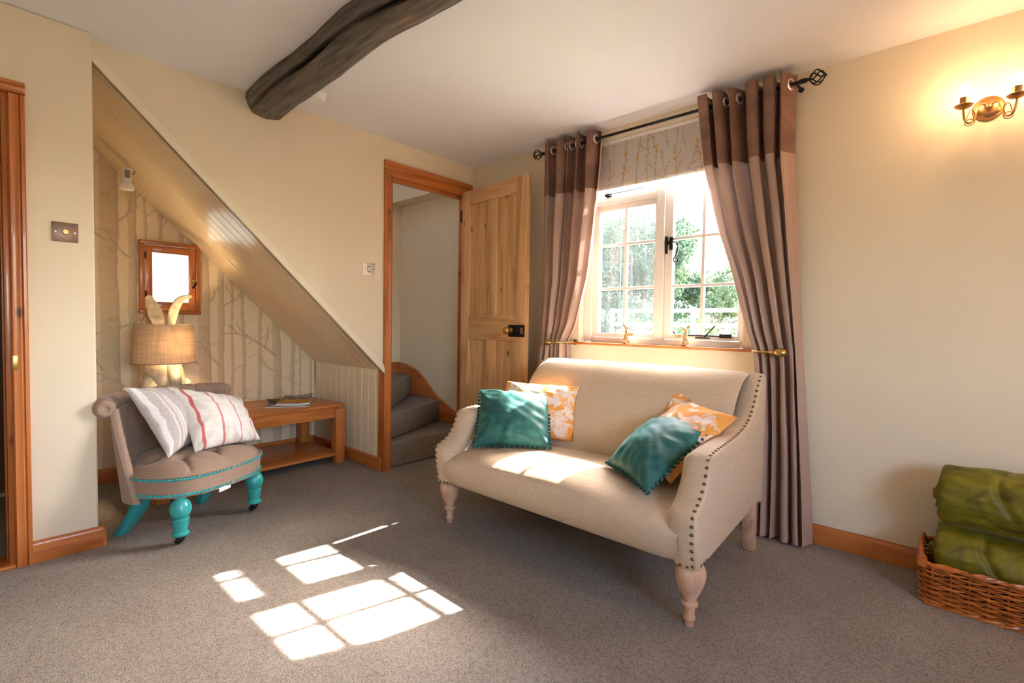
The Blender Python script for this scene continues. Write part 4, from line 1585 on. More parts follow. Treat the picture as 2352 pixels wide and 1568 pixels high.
rl = MB().grid(roll_fn, 121, 20, closev=True)
lbuild(rl, 'back_roll', 'taupe', angle=60)
for k in (0, 48):
    p = Vector(roll_pts[k])
    t = (Vector(roll_pts[k]) - Vector(roll_pts[1 if k == 0 else 47])).normalized()
    mt = Matrix.Translation(p) @ t.to_track_quat('Z', 'Y').to_matrix().to_4x4()
    e = lbuild(MB().lathe([(0.037, -0.004), (0.035, 0.004), (0.028, 0.009), (0.016, 0.009), (0.010, 0.004), (0.0, 0.003)], 20, mt, caps=False), 'roll_end', 'taupe')
    lbuild(MB().ball(p + t * 0.006, 0.008, 8, 6), 'button', 'taupe', e) if False else None
fl_prof = [(0.026, 0.236), (0.028, 0.222), (0.024, 0.212), (0.024, 0.204), (0.036, 0.190), (0.0425, 0.172), (0.043, 0.156), (0.038, 0.138), (0.029, 0.127), (0.026, 0.123), (0.035, 0.119), (0.0355, 0.114), (0.033, 0.108),
           (0.031, 0.095), (0.0285, 0.078), (0.0265, 0.064), (0.030, 0.060), (0.0355, 0.055), (0.0365, 0.050), (0.034, 0.045), (0.024, 0.043)]
for s in (-1, 1):
    lg = lbuild(MB().lathe(fl_prof, 28, Matrix.Translation((s * 0.208, -0.186, 0))), 'leg', 'turq')
    cu = MB().lathe([(0.0205, 0.0435), (0.0205, 0.036), (0.016, 0.022), (0.010, 0.020), (0.010, 0.014)], 18, Matrix.Translation((s * 0.208, -0.186, 0)))
    cu.box(s * 0.208 - 0.010, s * 0.208 + 0.010, -0.186 + 0.002, -0.186 + 0.022, 0.008, 0.020)
    cu.build('castor', M['black'], lg, local=True, bevel=0.0)
    MB().lathe([(0.004, -0.009), (0.0125, -0.008), (0.0135, -0.003), (0.0135, 0.003), (0.0125, 0.008), (0.004, 0.009)], 18,
               Matrix.Translation((s * 0.208, -0.186 + 0.014, 0.0135)) @ Matrix.Rotation(PI / 2, 4, 'Y')).build('castor_wheel', M['black'], lg, local=True)
    m = MB()
    path = [(0.165, 0.075, 0.225, 0.036), (0.170, 0.085, 0.170, 0.034), (0.180, 0.105, 0.110, 0.031), (0.195, 0.135, 0.055, 0.028), (0.212, 0.170, 0.0, 0.025)]
    vs = []
    for (px, py, pz, h) in path:
        for dx, dy in ((-h, -h * .7), (h, -h * .7), (h, h * .7), (-h, h * .7)):
            vs.append((s * px + dx, py + dy, pz))
    fs = [(0, 1, 2, 3), (16, 17, 18, 19)] + [(i * 4 + k, i * 4 + (k + 1) % 4, (i + 1) * 4 + (k + 1) % 4, (i + 1) * 4 + k) for i in range(4) for k in range(4)]
    lbuild(m.add(vs, fs), 'leg', 'turq', bevel=0.004)
lbuild(MB().grid(lambda u, v: (-0.085 + 0.07 * u, -0.268 - 0.004 * math.sin(PI * v) + 0.006 * u * u, 0.222 - 0.020 * v), 6, 4), 'care_label', 'white')

# chair cushions


def stripes(base, lines, seam=None):
    def f(u, v):
        c = np.array(base)
        for (p, w, col, k) in lines:
            d = abs(u - p)
            if d < w:
                c = c * (1 - k) + np.array(col) * k
        return tuple(c)
    return f


wr_col = stripes((0.74, 0.70, 0.64), [(0.115, 0.018, (0.55, 0.06, 0.07), .85), (0.39, 0.015, (0.55, 0.06, 0.07), .75), (0.655, 0.013, (0.55, 0.07, 0.08), .75), (0.885, 0.009, (0.55, 0.07, 0.08), .8)])
gr_col = stripes((0.46, 0.42, 0.40), [(0.055, 0.026, (0.74, 0.72, 0.70), .9), (0.20, 0.016, (0.70, 0.62, 0.55), .8), (0.295, 0.030, (0.74, 0.68, 0.62), .85), (0.285, 0.004, (0.36, 0.30, 0.27), .9), (0.66, 0.012, (0.80, 0.79, 0.80), .95), (0.92, 0.012, (0.78, 0.77, 0.78), .9)])


def chw(r, f, z):
    return WM(ch) @ Vector((r, -f, z))


gc, _ = pillow('striped_cushion', 'stripe', chw(-0.185, .090, .372), chw(0.10, -.030, .378), chw(0.04, -.150, .660), chw(-0.262, -.068, .692), 0.13,
               'grey cushion with white stripes leaning at the left of the taupe chair', group='chair cushions', n=90, seed=15, colour=gr_col, wrinkle=0.004)
wc, _ = pillow('striped_cushion', 'stripe', chw(-0.085, .128, .374), chw(0.232, .205, .372), chw(0.292, .010, .578), chw(-0.070, -.052, .672), 0.13,
               'white cushion with red stripes leaning on the taupe chair', group='chair cushions', n=100, seed=18, colour=wr_col, wrinkle=0.006)

ch_parts = {}
for o in ch.children:
    ch_parts.setdefault(o.name.split('.')[0], []).append(o)
chair_c = collider(ch_parts['seat'], chw(0, 0.05, .8)) + collider(ch_parts['backrest'], chw(0, 0.05, .45)) + collider(ch_parts['back_roll'], chw(0, 0.1, .7))
settle(wc, chair_c, reach=0.05)
settle(gc, chair_c, reach=0.05)

# ================================================================== COFFEE TABLE (local: origin at front right floor corner)
ct = thing('coffee_table', 'long orange brown oak coffee table with a low shelf under the wallpaper', 'table', (-0.866, 0.375, 0), math.radians(3.2))
TL_, TD_ = 1.13, 0.545


def cbox(name, x0, x1, y0, y1, z0, z1, mat, bev=0.003):
    return MB().box(x0, x1, y0, y1, z0, z1).build(name, M[mat], ct, bevel=bev, local=True)


cbox('tabletop', -TL_, 0, 0, TD_, 0.401, 0.420, 'tableX')
for (lx, ly) in ((-0.066, 0.0), (-0.066, TD_ - 0.066), (-TL_, 0.0), (-TL_, TD_ - 0.066)):
    cbox('leg', lx, lx + 0.066, ly, ly + 0.066, 0.0, 0.385, 'tableZ')
    cbox('spacer', lx + 0.014, lx + 0.052, ly + 0.014, ly + 0.052, 0.3852, 0.4008, 'tableZ', 0.0)
cbox('apron', -TL_ + 0.067, -0.067, 0.010, 0.032, 0.326, 0.400, 'tableX', 0.002)
cbox('apron', -TL_ + 0.067, -0.067, TD_ - 0.032, TD_ - 0.010, 0.326, 0.400, 'tableX', 0.002)
cbox('apron', -0.044, -0.022, 0.067, TD_ - 0.067, 0.326, 0.400, 'tableY', 0.002)
cbox('apron', -TL_ + 0.022, -TL_ + 0.044, 0.067, TD_ - 0.067, 0.326, 0.400, 'tableY', 0.002)
cbox('shelf', -TL_ + 0.02, -0.02, 0.012, TD_ - 0.012, 0.056, 0.074, 'tableX')


# magazines
def magazine(name, corners, z, t, label, cover, curl=0.012, seed=0):
    c = [Vector((*p, z)) for p in corners]
    cen = sum(c, Vector()) / 4
    root = thing(name, label, 'magazine', (cen.x, cen.y, z), group='magazines on the coffee table')

    def top(u, v, k):
        p = c[0] * (1 - u) * (1 - v) + c[1] * u * (1 - v) + c[2] * u * v + c[3] * (1 - u) * v
        lift = curl * (max(0, u + v - 1.35) / 0.65) ** 2 + curl * .5 * (max(0, u - v - .45) / .55) ** 2
        p.z = z + k * t + lift * (0.4 + 0.6 * k)
        return p
    pg = MB()
    n = 10
    pg.grid(lambda u, v: top(u, v, 0), n, n).grid(lambda u, v: top(u, v, .86), n, n)
    for k in range(4):
        fn = [lambda u, v: top(u, 0, v * .86), lambda u, v: top(1, u, v * .86), lambda u, v: top(u, 1, v * .86), lambda u, v: top(0, u, v * .86)][k]
        pg.grid(fn, n, 2)
    pg.build('pages', M['white'], root)
    g = 70
    cols = [(*cover(i / (g - 1), j / (g - 1)), 1) for i in range(g) for j in range(g)]
    MB().grid(lambda u, v: top(u, v, .92) + Vector((0, 0, 0.0006)), g, g).build('front_cover', M['stripe'], root, fix=False, cols=cols)
    return root


def cov_main(u, v):
    grey = (0.26, 0.23, 0.25)
    gold = (0.50, 0.29, 0.03)
    # u across the cover, v from spine side foot to head
    if v > 0.93 or u < 0.02 or u > 0.98:
        return (0.42, 0.40, 0.42)
    if v > 0.78:      # masthead letters in white
        k = int((u - 0.06) / 0.10)
        x = ((u - 0.06) / 0.10) % 1
        y = (v - 0.78) / 0.15
        on = [x < .25 or x > .75, x < .25 or y < .25, y > .75 or abs(x - .5) < .14, x < .25 or y > .75 or y < .25, abs(x - y) < .2 or x < .2, y > .7 or x > .75, x < .3 or y < .3, abs(x - .5) < .15 or y > .75, x < .25 or abs(y - .5) < .15][k % 9]
        if 0.06 < u < 0.94 and on and x < .82:
            return (0.62, 0.56, 0.56)
        return grey
    if v > 0.5:
        return tuple(g * (0.9 + 0.25 * math.sin(u * 17 + v * 9)) for g in grey)
    if v > 0.16:
        if 0.25 < v < 0.42 and 0.1 < u < 0.5 and math.sin(u * 90) * math.sin(v * 40 + u * 20) > 0.35:
            return (0.78, 0.66, 0.40)
        return gold
    return (0.46, 0.24, 0.13) if v > 0.07 else (0.48, 0.47, 0.52)


def cov_dark(u, v):
    k = 0.10 + 0.03 * math.sin(u * 12 + v * 7)
    if 0.3 < v < 0.38 and 0.2 < u < .7 and math.sin(u * 110) > 0.2:
        return (0.36, 0.34, 0.36)
    return (k, k * .88, k * .95)


def cov_grey(u, v):
    return (0.24, 0.22, 0.22)


magazine('magazine', [(-1.345, .540), (-1.115, .400), (-1.01, .60), (-1.24, .74)], 0.4208, 0.004, 'pale grey magazine at the bottom of the small stack', cov_grey, 0.0)
magazine('magazine', [(-1.29, .575), (-1.13, .42), (-1.00, .66), (-1.21, .86)], 0.4255, 0.004, 'dark magazine sticking out at the left under the gold one', cov_dark, 0.0)
magazine('magazine', [(-1.275, .545), (-1.105, .415), (-0.905, .775), (-1.065, .885)], 0.4300, 0.009, 'grey and gold magazine on top of the small stack', cov_main, 0.018)

# ================================================================== HARE LAMP
lp_ = thing('hare_lamp', 'resin hare table lamp with ears poking out of its linen drum shade', 'lamp', (-1.868, 0.665, 0.4205))


def lb(mb, name, mat, parent=None, **kw):
    return mb.build(name, M[mat], parent or lp_, local=True, **kw)


def rough_pt(p, amp=0.006, sc=26):
    n = mnoise.noise(Vector(p) * sc) * amp
    return n


hb = MB()
body_pts = [(0.03, 0.0, 0.02), (0.025, 0.0, 0.08), (0.015, 0.0, 0.15), (0.0, 0.0, 0.22), (-0.005, -0.005, 0.29), (0.0, -0.01, 0.36), (0.005, -0.015, 0.43), (0.01, -0.01, 0.49), (0.012, -0.005, 0.535)]
body_r = [0.105, 0.118, 0.115, 0.105, 0.095, 0.075, 0.062, 0.052, 0.042]
hb.tube(catmull(body_pts, 5), list(np.interp(np.linspace(0, 8, 41), range(9), body_r)), 26)
hb.ball((-0.068, -0.035, 0.135), (0.062, 0.060, 0.120), 18, 12)      # near haunch
hb.ball((0.085, -0.030, 0.12), (0.055, 0.060, 0.11), 18, 12)
hb.ball((-0.055, -0.085, 0.022), (0.042, 0.075, 0.022), 14, 8)
hb.ball((0.075, -0.085, 0.022), (0.042, 0.075, 0.022), 14, 8)
hb.tube(catmull([(0.02, -0.07, 0.30), (0.03, -0.105, 0.20), (0.03, -0.11, 0.10), (0.03, -0.125, 0.02)], 5), [0.042, 0.040, 0.038, 0.036, 0.034, 0.032, 0.030, 0.029, 0.028, 0.027, 0.027, 0.027, 0.028, 0.028, 0.028, 0.028], 12)
hb.tube(catmull([(0.005, 0.0, 0.46), (0.0, -0.06, 0.475), (0.0, -0.10, 0.465)], 5), [0.055, 0.056, 0.056, 0.055, 0.053, 0.050, 0.046, 0.042, 0.036, 0.030, 0.02], 14)
hb.v = [tuple(Vector(p) * (1 + mnoise.noise(Vector(p) * 20) * 0.05)) for p in hb.v]
lb(hb, 'body', 'stone', angle=60)


def ear(pts, wid, lean, name):
    """hollow leaf shaped ear: cupped strip with thickness"""
    path = catmull(pts, 8)
    n = len(path)

    def fn(u, v):
        i = min(int(round(u * (n - 1))), n - 1)
        p = path[i]
        t = (path[min(i + 1, n - 1)] - path[max(i - 1, 0)]).normalized()
        side = t.cross(Vector((0, -1, 0.15))).normalized()
        front = side.cross(t)
        w = wid * (0.52 + 0.48 * math.sin(PI * min(1, u * 1.15 + 0.08))) * (1 - smoothstep(0.84, 1.0, u) ** 2 * 0.85)
        a = 2 * PI * v
        ca, sa = math.cos(a), math.sin(a)
        cup = lean * (0.020 * (1 - ca * ca) if sa > 0 else 0) * smoothstep(.12, .35, u)
        return tuple(p + side * (w * ca) + front * (0.016 * sa * (1 - .5 * u) - cup * (sa > 0)))
    lb(MB().grid(fn, n, 20, closev=True), name, 'stone', angle=60)


ear([(-0.020, 0, 0.52), (-0.034, 0, 0.575), (-0.050, 0, 0.63), (-0.068, -0.004, 0.68), (-0.080, -0.01, 0.712)], 0.037, 1.2, 'ear')
ear([(0.030, 0, 0.52), (0.038, 0, 0.575), (0.050, 0, 0.63), (0.076, 0.0, 0.685), (0.112, -0.01, 0.712), (0.140, -0.02, 0.716)], 0.026, 0.3, 'ear')
shd = MB()
SH0, SH1 = 0.318, 0.545
shd.lathe([(0.162, SH0), (0.1605, SH0 + 0.02), (0.146, SH1 - 0.015), (0.1445, SH1), (0.1425, SH1), (0.144, SH1 - 0.015), (0.1585, SH0 + 0.02), (0.160, SH0), (0.162, SH0)], 64, caps=False)
lb(shd, 'shade', 'shade')
lb(MB().tube([(0.162 * math.cos(2 * PI * k / 64), 0.162 * math.sin(2 * PI * k / 64), SH0) for k in range(64)], 0.0025, 6, closed=True), 'shade_hem', 'taupe')
pl = bpy.data.lights.new('lamp_light', 'POINT')
pl.energy = LAMP_W
pl.color = (1.0, 0.66, 0.34)
pl.shadow_soft_size = 0.025
plo = bpy.data.objects.new('lamp_light', pl)
COL.objects.link(plo)
plo.parent = lp_
plo.location = (0.03, -0.105, 0.43)
lb(MB().ball((0.03, -0.105, 0.43), (0.02, 0.02, 0.028), 12, 8), 'bulb', 'lamp_glass').visible_shadow = True

# ================================================================== HATCH WINDOW
mc = sroot('window_3', 'small orange pine hatch window with one bright pane above the hare lamp', (-1.768, AY, 1.03))
MX0, MX1, MZ0, MZ1 = -1.932, -1.604, 1.030, 1.486
MB().box(MX0, MX0 + 0.026, AY - 0.040, AY - 0.001, MZ0 + 0.026, MZ1 - 0.024).build('frame_side', M['pineZ'], mc, bevel=0.002)
MB().box(MX1 - 0.028, MX1, AY - 0.040, AY - 0.001, MZ0 + 0.026, MZ1 - 0.024).build('frame_side', M['pineZ'], mc, bevel=0.002)
MB().box(MX0 - 0.002, MX1 + 0.002, AY - 0.046, AY - 0.001, MZ1 - 0.024, MZ1).build('frame_top', M['pineX'], mc, bevel=0.002)
MB().box(MX0 - 0.003, MX1 + 0.002, AY - 0.044, AY - 0.001, MZ0, MZ0 + 0.026).build('frame_base', M['pineX'], mc, bevel=0.002)
dx0, dx1, dz0, dz1 = MX0 + 0.029, MX1 - 0.031, MZ0 + 0.029, MZ1 - 0.027
mdo = MB()
mdo.box(dx0, dx0 + 0.034, AY - 0.044, AY - 0.020, dz0, dz1).box(dx1 - 0.036, dx1, AY - 0.044, AY - 0.020, dz0, dz1)
md = mdo.build('sash', M['pineZ'], mc, bevel=0.002)
MB().box(dx0 + 0.0342, dx1 - 0.0362, AY - 0.044, AY - 0.020, dz1 - 0.046, dz1).build('sash_rail', M['pineX'], md, bevel=0.002)
MB().box(dx0 + 0.0342, dx1 - 0.0362, AY - 0.044, AY - 0.020, dz0, dz0 + 0.046).build('sash_rail', M['pineX'], md, bevel=0.002)
MB().box(dx0 + 0.030, dx1 - 0.032, AY - 0.036, AY - 0.026, dz0 + 0.042, dz1 - 0.042).build('pane', M['glass'], md, smooth=False)
MB().lathe([(0.004, 0), (0.004, 0.010), (0.010, 0.014), (0.011, 0.020), (0.007, 0.025), (0.0, 0.026)], 14, Matrix.Translation((dx1 - 0.016, AY - 0.044, MZ0 + 0.22)) @ Matrix.Rotation(PI / 2, 4, 'X'), caps=False).build('knob', M['brass'], md)
MB().box(-0.006, 0.006, -0.006, 0.0, -0.042, 0.004, Matrix.Translation((dx1 + 0.004, AY - 0.046, MZ0 + 0.205)) @ Matrix.Rotation(0.55, 4, 'Y') @ Matrix.Rotation(0, 4, 'Z')).build('turn_catch', M['iron'], mc, bevel=0.001)
for hz in (MZ0 + 0.10, MZ0 + 0.34):
    MB().box(dx0 - 0.006, dx0 + 0.003, AY - 0.049, AY - 0.044, hz, hz + 0.042).build('hinge', M['iron'], mc, bevel=0.001)

# ================================================================== SPOTLIGHT UNDER THE STAIRS
sx, sy, sz = -2.035, 0.69, 1.79
sp_ = thing('spotlight', 'white sensor spotlight fixed under the stair boarding above the mirror', 'spotlight', (sx, sy, sz))
so = MB().lathe([(0.030, -0.052), (0.034, -0.050), (0.036, -0.038), (0.034, -0.025), (0.024, -0.012), (0.020, 0.0)], 24, Matrix.Translation((sx, sy, sz - 0.015)))
so.build('lamp_head', M['white'], sp_)
MB().box(sx - 0.020, sx + 0.020, sy - 0.022, sy + 0.022, sz - 0.018, sz + 0.050).build('body', M['white'], sp_, bevel=0.004)
MB().box(sx - 0.013, sx + 0.013, sy - 0.025, sy - 0.021, sz - 0.004, sz + 0.040).build('sensor_grille', M['grey'], sp_, bevel=0.001)
MB().tube([(sx + 0.0, sy, sz + 0.045), (sx - 0.015, sy, SOF(sx - .03) + .012)], 0.007, 8).build('bracket', M['plastic'], sp_)
MB().tube(catmull([(sx + 0.020, sy, sz + 0.03), (sx + 0.030, sy, sz + 0.025), (sx + 0.040, sy, SOF(sx + .04) - 0.006)], 4), 0.003, 6).build('cable', M['grey'], sp_)

# ================================================================== CURTAINS
def curtain_fn(outer, inner, nf, phase, amp_t):
    """outer/inner: tables z -> y of the two edges; returns point on the folded sheet"""
    def P(u, z):
        yo, yi = interp(outer, z), interp(inner, z)
        A = interp(amp_t, z)
        # folds are sharp at the top, bunch towards the holdback and relax below it
        uu = u + 0.022 * math.sin(2 * PI * u * 1.7 + phase * 2) + 0.010 * math.sin(2 * PI * u * 4.3 + phase)
        w = math.sin(2 * PI * nf * uu + phase)
        w = math.copysign(abs(w) ** 0.75, w)
        y = yo + (yi - yo) * (u + 0.030 * math.sin(4 * PI * nf * u + phase))
        x = -0.092 + A * w
        n = mnoise.noise(Vector((u * 9, z * 1.2, phase)))
        x += 0.012 * n * smoothstep(2.1, 1.6, z) * (1 if A > .03 else .5)
        y += 0.006 * mnoise.noise(Vector((u * 14, z * 2.6, phase + 4)))
        return Vector((min(x, -0.028), y, z))
    return P


def make_curtain(name, label, P, zb, zt, zband, lead):
    c = P(0.5, 1.1)
    root = thing(name, label, 'curtain', (-0.095, c.y, zb), group='window curtains')
    NUc, TH = 181, 0.0045

    def sheet(z0, z1, nz, nm, mat, off=0.0):
        m = MB()

        def fn(u, v):
            z = z0 + (z1 - z0) * v
            p = P(u, z)
            q = P(min(1, u + 0.004), z) - P(max(0, u - 0.004), z)
            nrm = Vector((q.y, -q.x, 0)).normalized()
            return tuple(p + nrm * off)
        m.grid(fn, NUc, nz)
        o = m.build(nm, M[mat], root, fix=False, angle=80)
        return o
    sheet(zb, zband, 70, 'drop', 'curtain')
    sheet(zband - 0.004, zt, 20, 'velvet_band', 'band', 0.0015)
    sheet(zband - 0.004, zt - .002, 12, 'velvet_band', 'band', -0.0015)
    # leading edge turned back: the pale lining hem that catches the sun
    hem = MB()

    def hfn(u, v):
        z = zb + 0.004 + (zt - zb - 0.01) * v
        p = P(lead, z)
        s = 1 if lead > .5 else -1
        d = P(lead - 0.02 * s, z) - p
        a = u * PI
        return tuple(p + d * 0.1 * (1 - u) + Vector((0.004 + 0.016 * u, 0.004 * s * math.sin(a), 0)))
    hem.grid(hfn, 6, 60)
    hem.build('hem', M['lining'], root, fix=False)
    return root


ZT = 2.172
outL = [(0.02, -0.715), (0.5, -0.735), (0.87, -0.765), (1.3, -0.79), (1.84, -0.792), (2.2, -0.790)]
innL = [(0.02, -1.02), (0.5, -0.995), (0.80, -0.975), (0.89, -0.972), (1.0, -1.035), (1.29, -1.115), (1.8, -1.18), (2.2, -1.200)]
ampL = [(0.0, .045), (0.6, .038), (0.88, .022), (1.1, .034), (1.6, .046), (2.2, .052)]
PL = curtain_fn(outL, innL, 5.5, 0.4, ampL)
cL = make_curtain('curtain', 'mauve satin curtain with brown velvet top, beside the open pine door', PL, 0.015, ZT, 1.832, 1.0)
outR = [(0.02, -2.365), (0.5, -2.335), (0.87, -2.308), (1.5, -2.262), (1.8, -2.238), (2.2, -2.232)]
innR = [(0.02, -2.125), (0.5, -2.125), (0.80, -2.115), (0.88, -2.105), (0.98, -2.072), (1.24, -2.003), (1.46, -1.934), (1.80, -1.854), (2.2, -1.808)]
ampR = [(0.0, .050), (0.6, .042), (0.88, .028), (1.1, .036), (1.6, .048), (2.2, .056)]
PR = curtain_fn(outR, innR, 5.5, 2.2, ampR)
cR = make_curtain('curtain', 'mauve satin curtain with brown velvet top, behind the near end of the sofa', PR, 0.012, ZT, 1.815, 1.0)
ROD_Z, ROD_X = 2.122, -0.092
ey0 = None
for (P, root) in ((PL, cL), (PR, cR)):
    # an eyelet wherever the folded sheet crosses the pole
    prev = P(0, ROD_Z)
    for k in range(1, 400):
        u = k / 399
        p = P(u, ROD_Z)
        if (p.x - ROD_X) * (prev.x - ROD_X) < 0:
            d = (p - prev).normalized()
            nrm = Vector((d.y, -d.x, 0))
            if ey0 is None:
                ring = [(0.0235 * math.cos(2 * PI * q / 20), 0.0235 * math.sin(2 * PI * q / 20), 0) for q in range(20)]
                ey0 = MB().tube(ring, 0.0052, 6, closed=True).build('eyelet', M['chrome'], root, local=True)
                o = ey0
            else:
                o = clone(ey0, root)
            o.location = WM(root).inverted() @ Vector((ROD_X, (p.y + prev.y) / 2, ROD_Z))
            o.rotation_euler = nrm.to_track_quat('Z', 'Y').to_euler()
        prev = p

pole = thing('curtain_pole', 'thin black iron curtain pole with open cage ends', 'curtain pole', (ROD_X, -1.51, ROD_Z))
MB().tube([(ROD_X, -2.262, ROD_Z), (ROD_X, -0.775, ROD_Z)], 0.0078, 12).build('rod', M['iron'], pole)
for (yb_, s) in ((-2.262, -1), (-0.775, 1)):
    f = MB()
    f.tube([(ROD_X, yb_ - s * 0.01, ROD_Z), (ROD_X, yb_ + s * 0.018, ROD_Z)], 0.0105, 12)
    f.tube([(ROD_X, yb_ + s * 0.018, ROD_Z), (ROD_X, yb_ + s * 0.030, ROD_Z)], 0.007, 10)
    for k in range(6):
        pts = []
        for q in range(13):
            t = q / 12
            a = 2 * PI * k / 6 + t * 1.9
            r = 0.030 * math.sin(PI * t) ** 0.75 + 0.002
            pts.append((ROD_X + r * math.cos(a), yb_ + s * (0.028 + 0.062 * t), ROD_Z + r * math.sin(a)))
        f.tube(pts, 0.0030, 6)
    f.ball((ROD_X, yb_ + s * 0.092, ROD_Z), 0.0055, 8, 6)
    f.build('finial', M['iron'], pole)
for by in (-2.240, -0.792):
    b = MB().tube([(-0.0, by, ROD_Z + .0), (ROD_X, by, ROD_Z)], 0.006, 8)
    b.lathe([(0.012, 0), (0.012, 0.005), (0.006, 0.008)], 14, Matrix.Translation((0, by, ROD_Z)) @ Matrix.Rotation(-PI / 2, 4, 'Y'))
    b.build('bracket', M['iron'], pole)


def holdback(y_wall, y_out, z, label):
    """arm from the wall round the curtain, ending in an egg knob"""
    r = thing('curtain_holdback', label, 'holdback', (0, y_wall, z), group='brass holdbacks')
    s = 1 if y_out > y_wall else -1
    W = abs(y_out - y_wall)
    pts = [(0, y_wall, z), (-0.05, y_wall - s * 0.004, z), (-0.115, y_wall + s * 0.004, z), (-0.150, y_wall + s * 0.030, z), (-0.160, y_wall + s * W * .55, z), (-0.160, y_wall + s * (W - .02), z)]
    MB().tube(catmull(pts, 6), 0.0058, 10).build('arm', M['brass'], r)
    MB().lathe([(0.018, 0), (0.018, 0.004), (0.008, 0.007)], 14, Matrix.Translation((0, y_wall, z)) @ Matrix.Rotation(-PI / 2, 4, 'Y')).build('wall_plate', M['brass'], r)
    mt = Matrix.Translation((-0.160, y_wall + s * (W - .025), z)) @ Matrix.Rotation(-s * PI / 2, 4, 'X')
    MB().lathe([(0.0068, 0.0), (0.0085, 0.002), (0.0085, 0.012), (0.006, 0.015), (0.0055, 0.020), (0.013, 0.028), (0.0195, 0.040), (0.0205, 0.052), (0.016, 0.066), (0.007, 0.074), (0.0, 0.0755)], 20, mt, caps=False).build('knob', M['brass'], r)


holdback(-2.092, -2.205, 0.888, 'brass holdback with an egg knob on the curtain by the sofa end')
holdback(-0.985, -0.905, 0.888, 'brass holdback with an egg knob on the curtain by the door')

# ================================================================== ROMAN BLIND
BY0, BY1, BZ0, BZ1 = WY0 + 0.006, WY1 - 0.006, 1.836, 2.112


def blind_cols(ny, nz):
    ys = np.linspace(BY0, BY1, ny)
    zs = np.linspace(BZ0, BZ1, nz)
    Y, Z = np.meshgrid(ys, zs, indexing='ij')
    linen = np.array([0.66, 0.61, 0.56])
    twig = np.zeros_like(Y)
    bud = np.zeros_like(Y)
    r = np.random.default_rng(5)

    def seg(x0, z0, x1, z1, w, tgt):
        dx, dz = x1 - x0, z1 - z0
        t = np.clip(((Y - x0) * dx + (Z - z0) * dz) / (dx * dx + dz * dz + 1e-12), 0, 1)
        d = np.hypot(Y - x0 - t * dx, Z - z0 - t * dz)
        np.maximum(tgt, np.clip((w - d) / 0.0012 + .5, 0, 1), out=tgt)

    def budat(x, z, a, s):
        c, sn = math.cos(a), math.sin(a)
        x += c * s
        z += sn * s
        u, v = (Y - x) * c + (Z - z) * sn, -(Y - x) * sn + (Z - z) * c
        d = (u / s) ** 2 + (v / (s * .55)) ** 2
        k = np.clip((1 - d) * 5, 0, 1)
        if r.random() < .3:
            k = k * np.clip((d - .25) * 6, 0, 1)
        np.maximum(bud, k * r.uniform(.75, 1), out=bud)

    n = 15
    for k in range(n):
        y0 = BY0 + (k + .5 + r.uniform(-.25, .25)) * (BY1 - BY0) / n
        for (lo, hi) in ((r.uniform(1.70, 1.86), r.uniform(1.98, 2.05)), (r.uniform(1.97, 2.03), 2.16)):
            a = PI / 2 + r.normal(0, .22)
            x, z = y0 + r.uniform(-.01, .01), lo
            side = 1
            while z < hi:
                a += r.normal(0, .07) + .15 * (PI / 2 - a)
                x1, z1 = x + .016 * math.cos(a), z + .016 * math.sin(a)
                seg(x, z, x1, z1, .0011, twig)
                x, z = x1, z1
                if r.random() < .62:
                    side = -side
                    budat(x, z, a - side * .7, r.uniform(.006, .0105))
                    if r.random() < .35:
                        budat(x, z, a + side * .6, r.uniform(.006, .010))
                if r.random() < .09:
                    a2 = a + side * .75
                    xx, zz = x, z
                    for q in range(5):
                        seg(xx, zz, xx + .012 * math.cos(a2), zz + .012 * math.sin(a2), .0009, twig)
                        xx += .012 * math.cos(a2)
                        zz += .012 * math.sin(a2)
                        if q % 2:
                            budat(xx, zz, a2 + r.choice([-.6, .6]), .008)
    c = linen * (1 - twig[..., None]) + np.array([0.22, 0.19, 0.18]) * twig[..., None]
    c = c * (1 - bud[..., None]) + np.array([0.66, 0.40, 0.09]) * bud[..., None]
    return np.concatenate([c, np.ones((ny, nz, 1))], axis=2).reshape(-1, 4)


rb = thing('roman_blind', 'raised linen roman blind printed with yellow willow catkins', 'blind', (0.02, -1.512, BZ0))
nyb, nzb = 420, 120


def blind_pt(u, v):
    z = BZ0 + (BZ1 - BZ0) * v
    x = 0.012 + 0.0015 * math.sin(u * 7 + v * 3)
    if v < 0.10:
        x -= 0.006 * math.sin(PI * v / 0.10) * 0.8
    if 0.10 < v < .16:
        x += 0.003 * math.sin(PI * (v - .10) / .06)
    return (x, BY0 + (BY1 - BY0) * u, z)


MB().grid(blind_pt, nyb, nzb).build('fabric', M['blind'], rb, fix=False, cols=blind_cols(nyb, nzb))
for k in range(3):
    z0 = BZ0 + 0.004 + k * 0.006
    MB().box(0.017 + 0.006 * k, 0.022 + 0.006 * k, BY0, BY1, z0, BZ1 - 0.006).build('folded_layer', M['lining'] if False else M['white'], rb, smooth=False)
MB().box(0.010, 0.045, BY0, BY1, BZ1, BZ1 + 0.022).build('head_rail', M['frame'], rb, bevel=0.002)

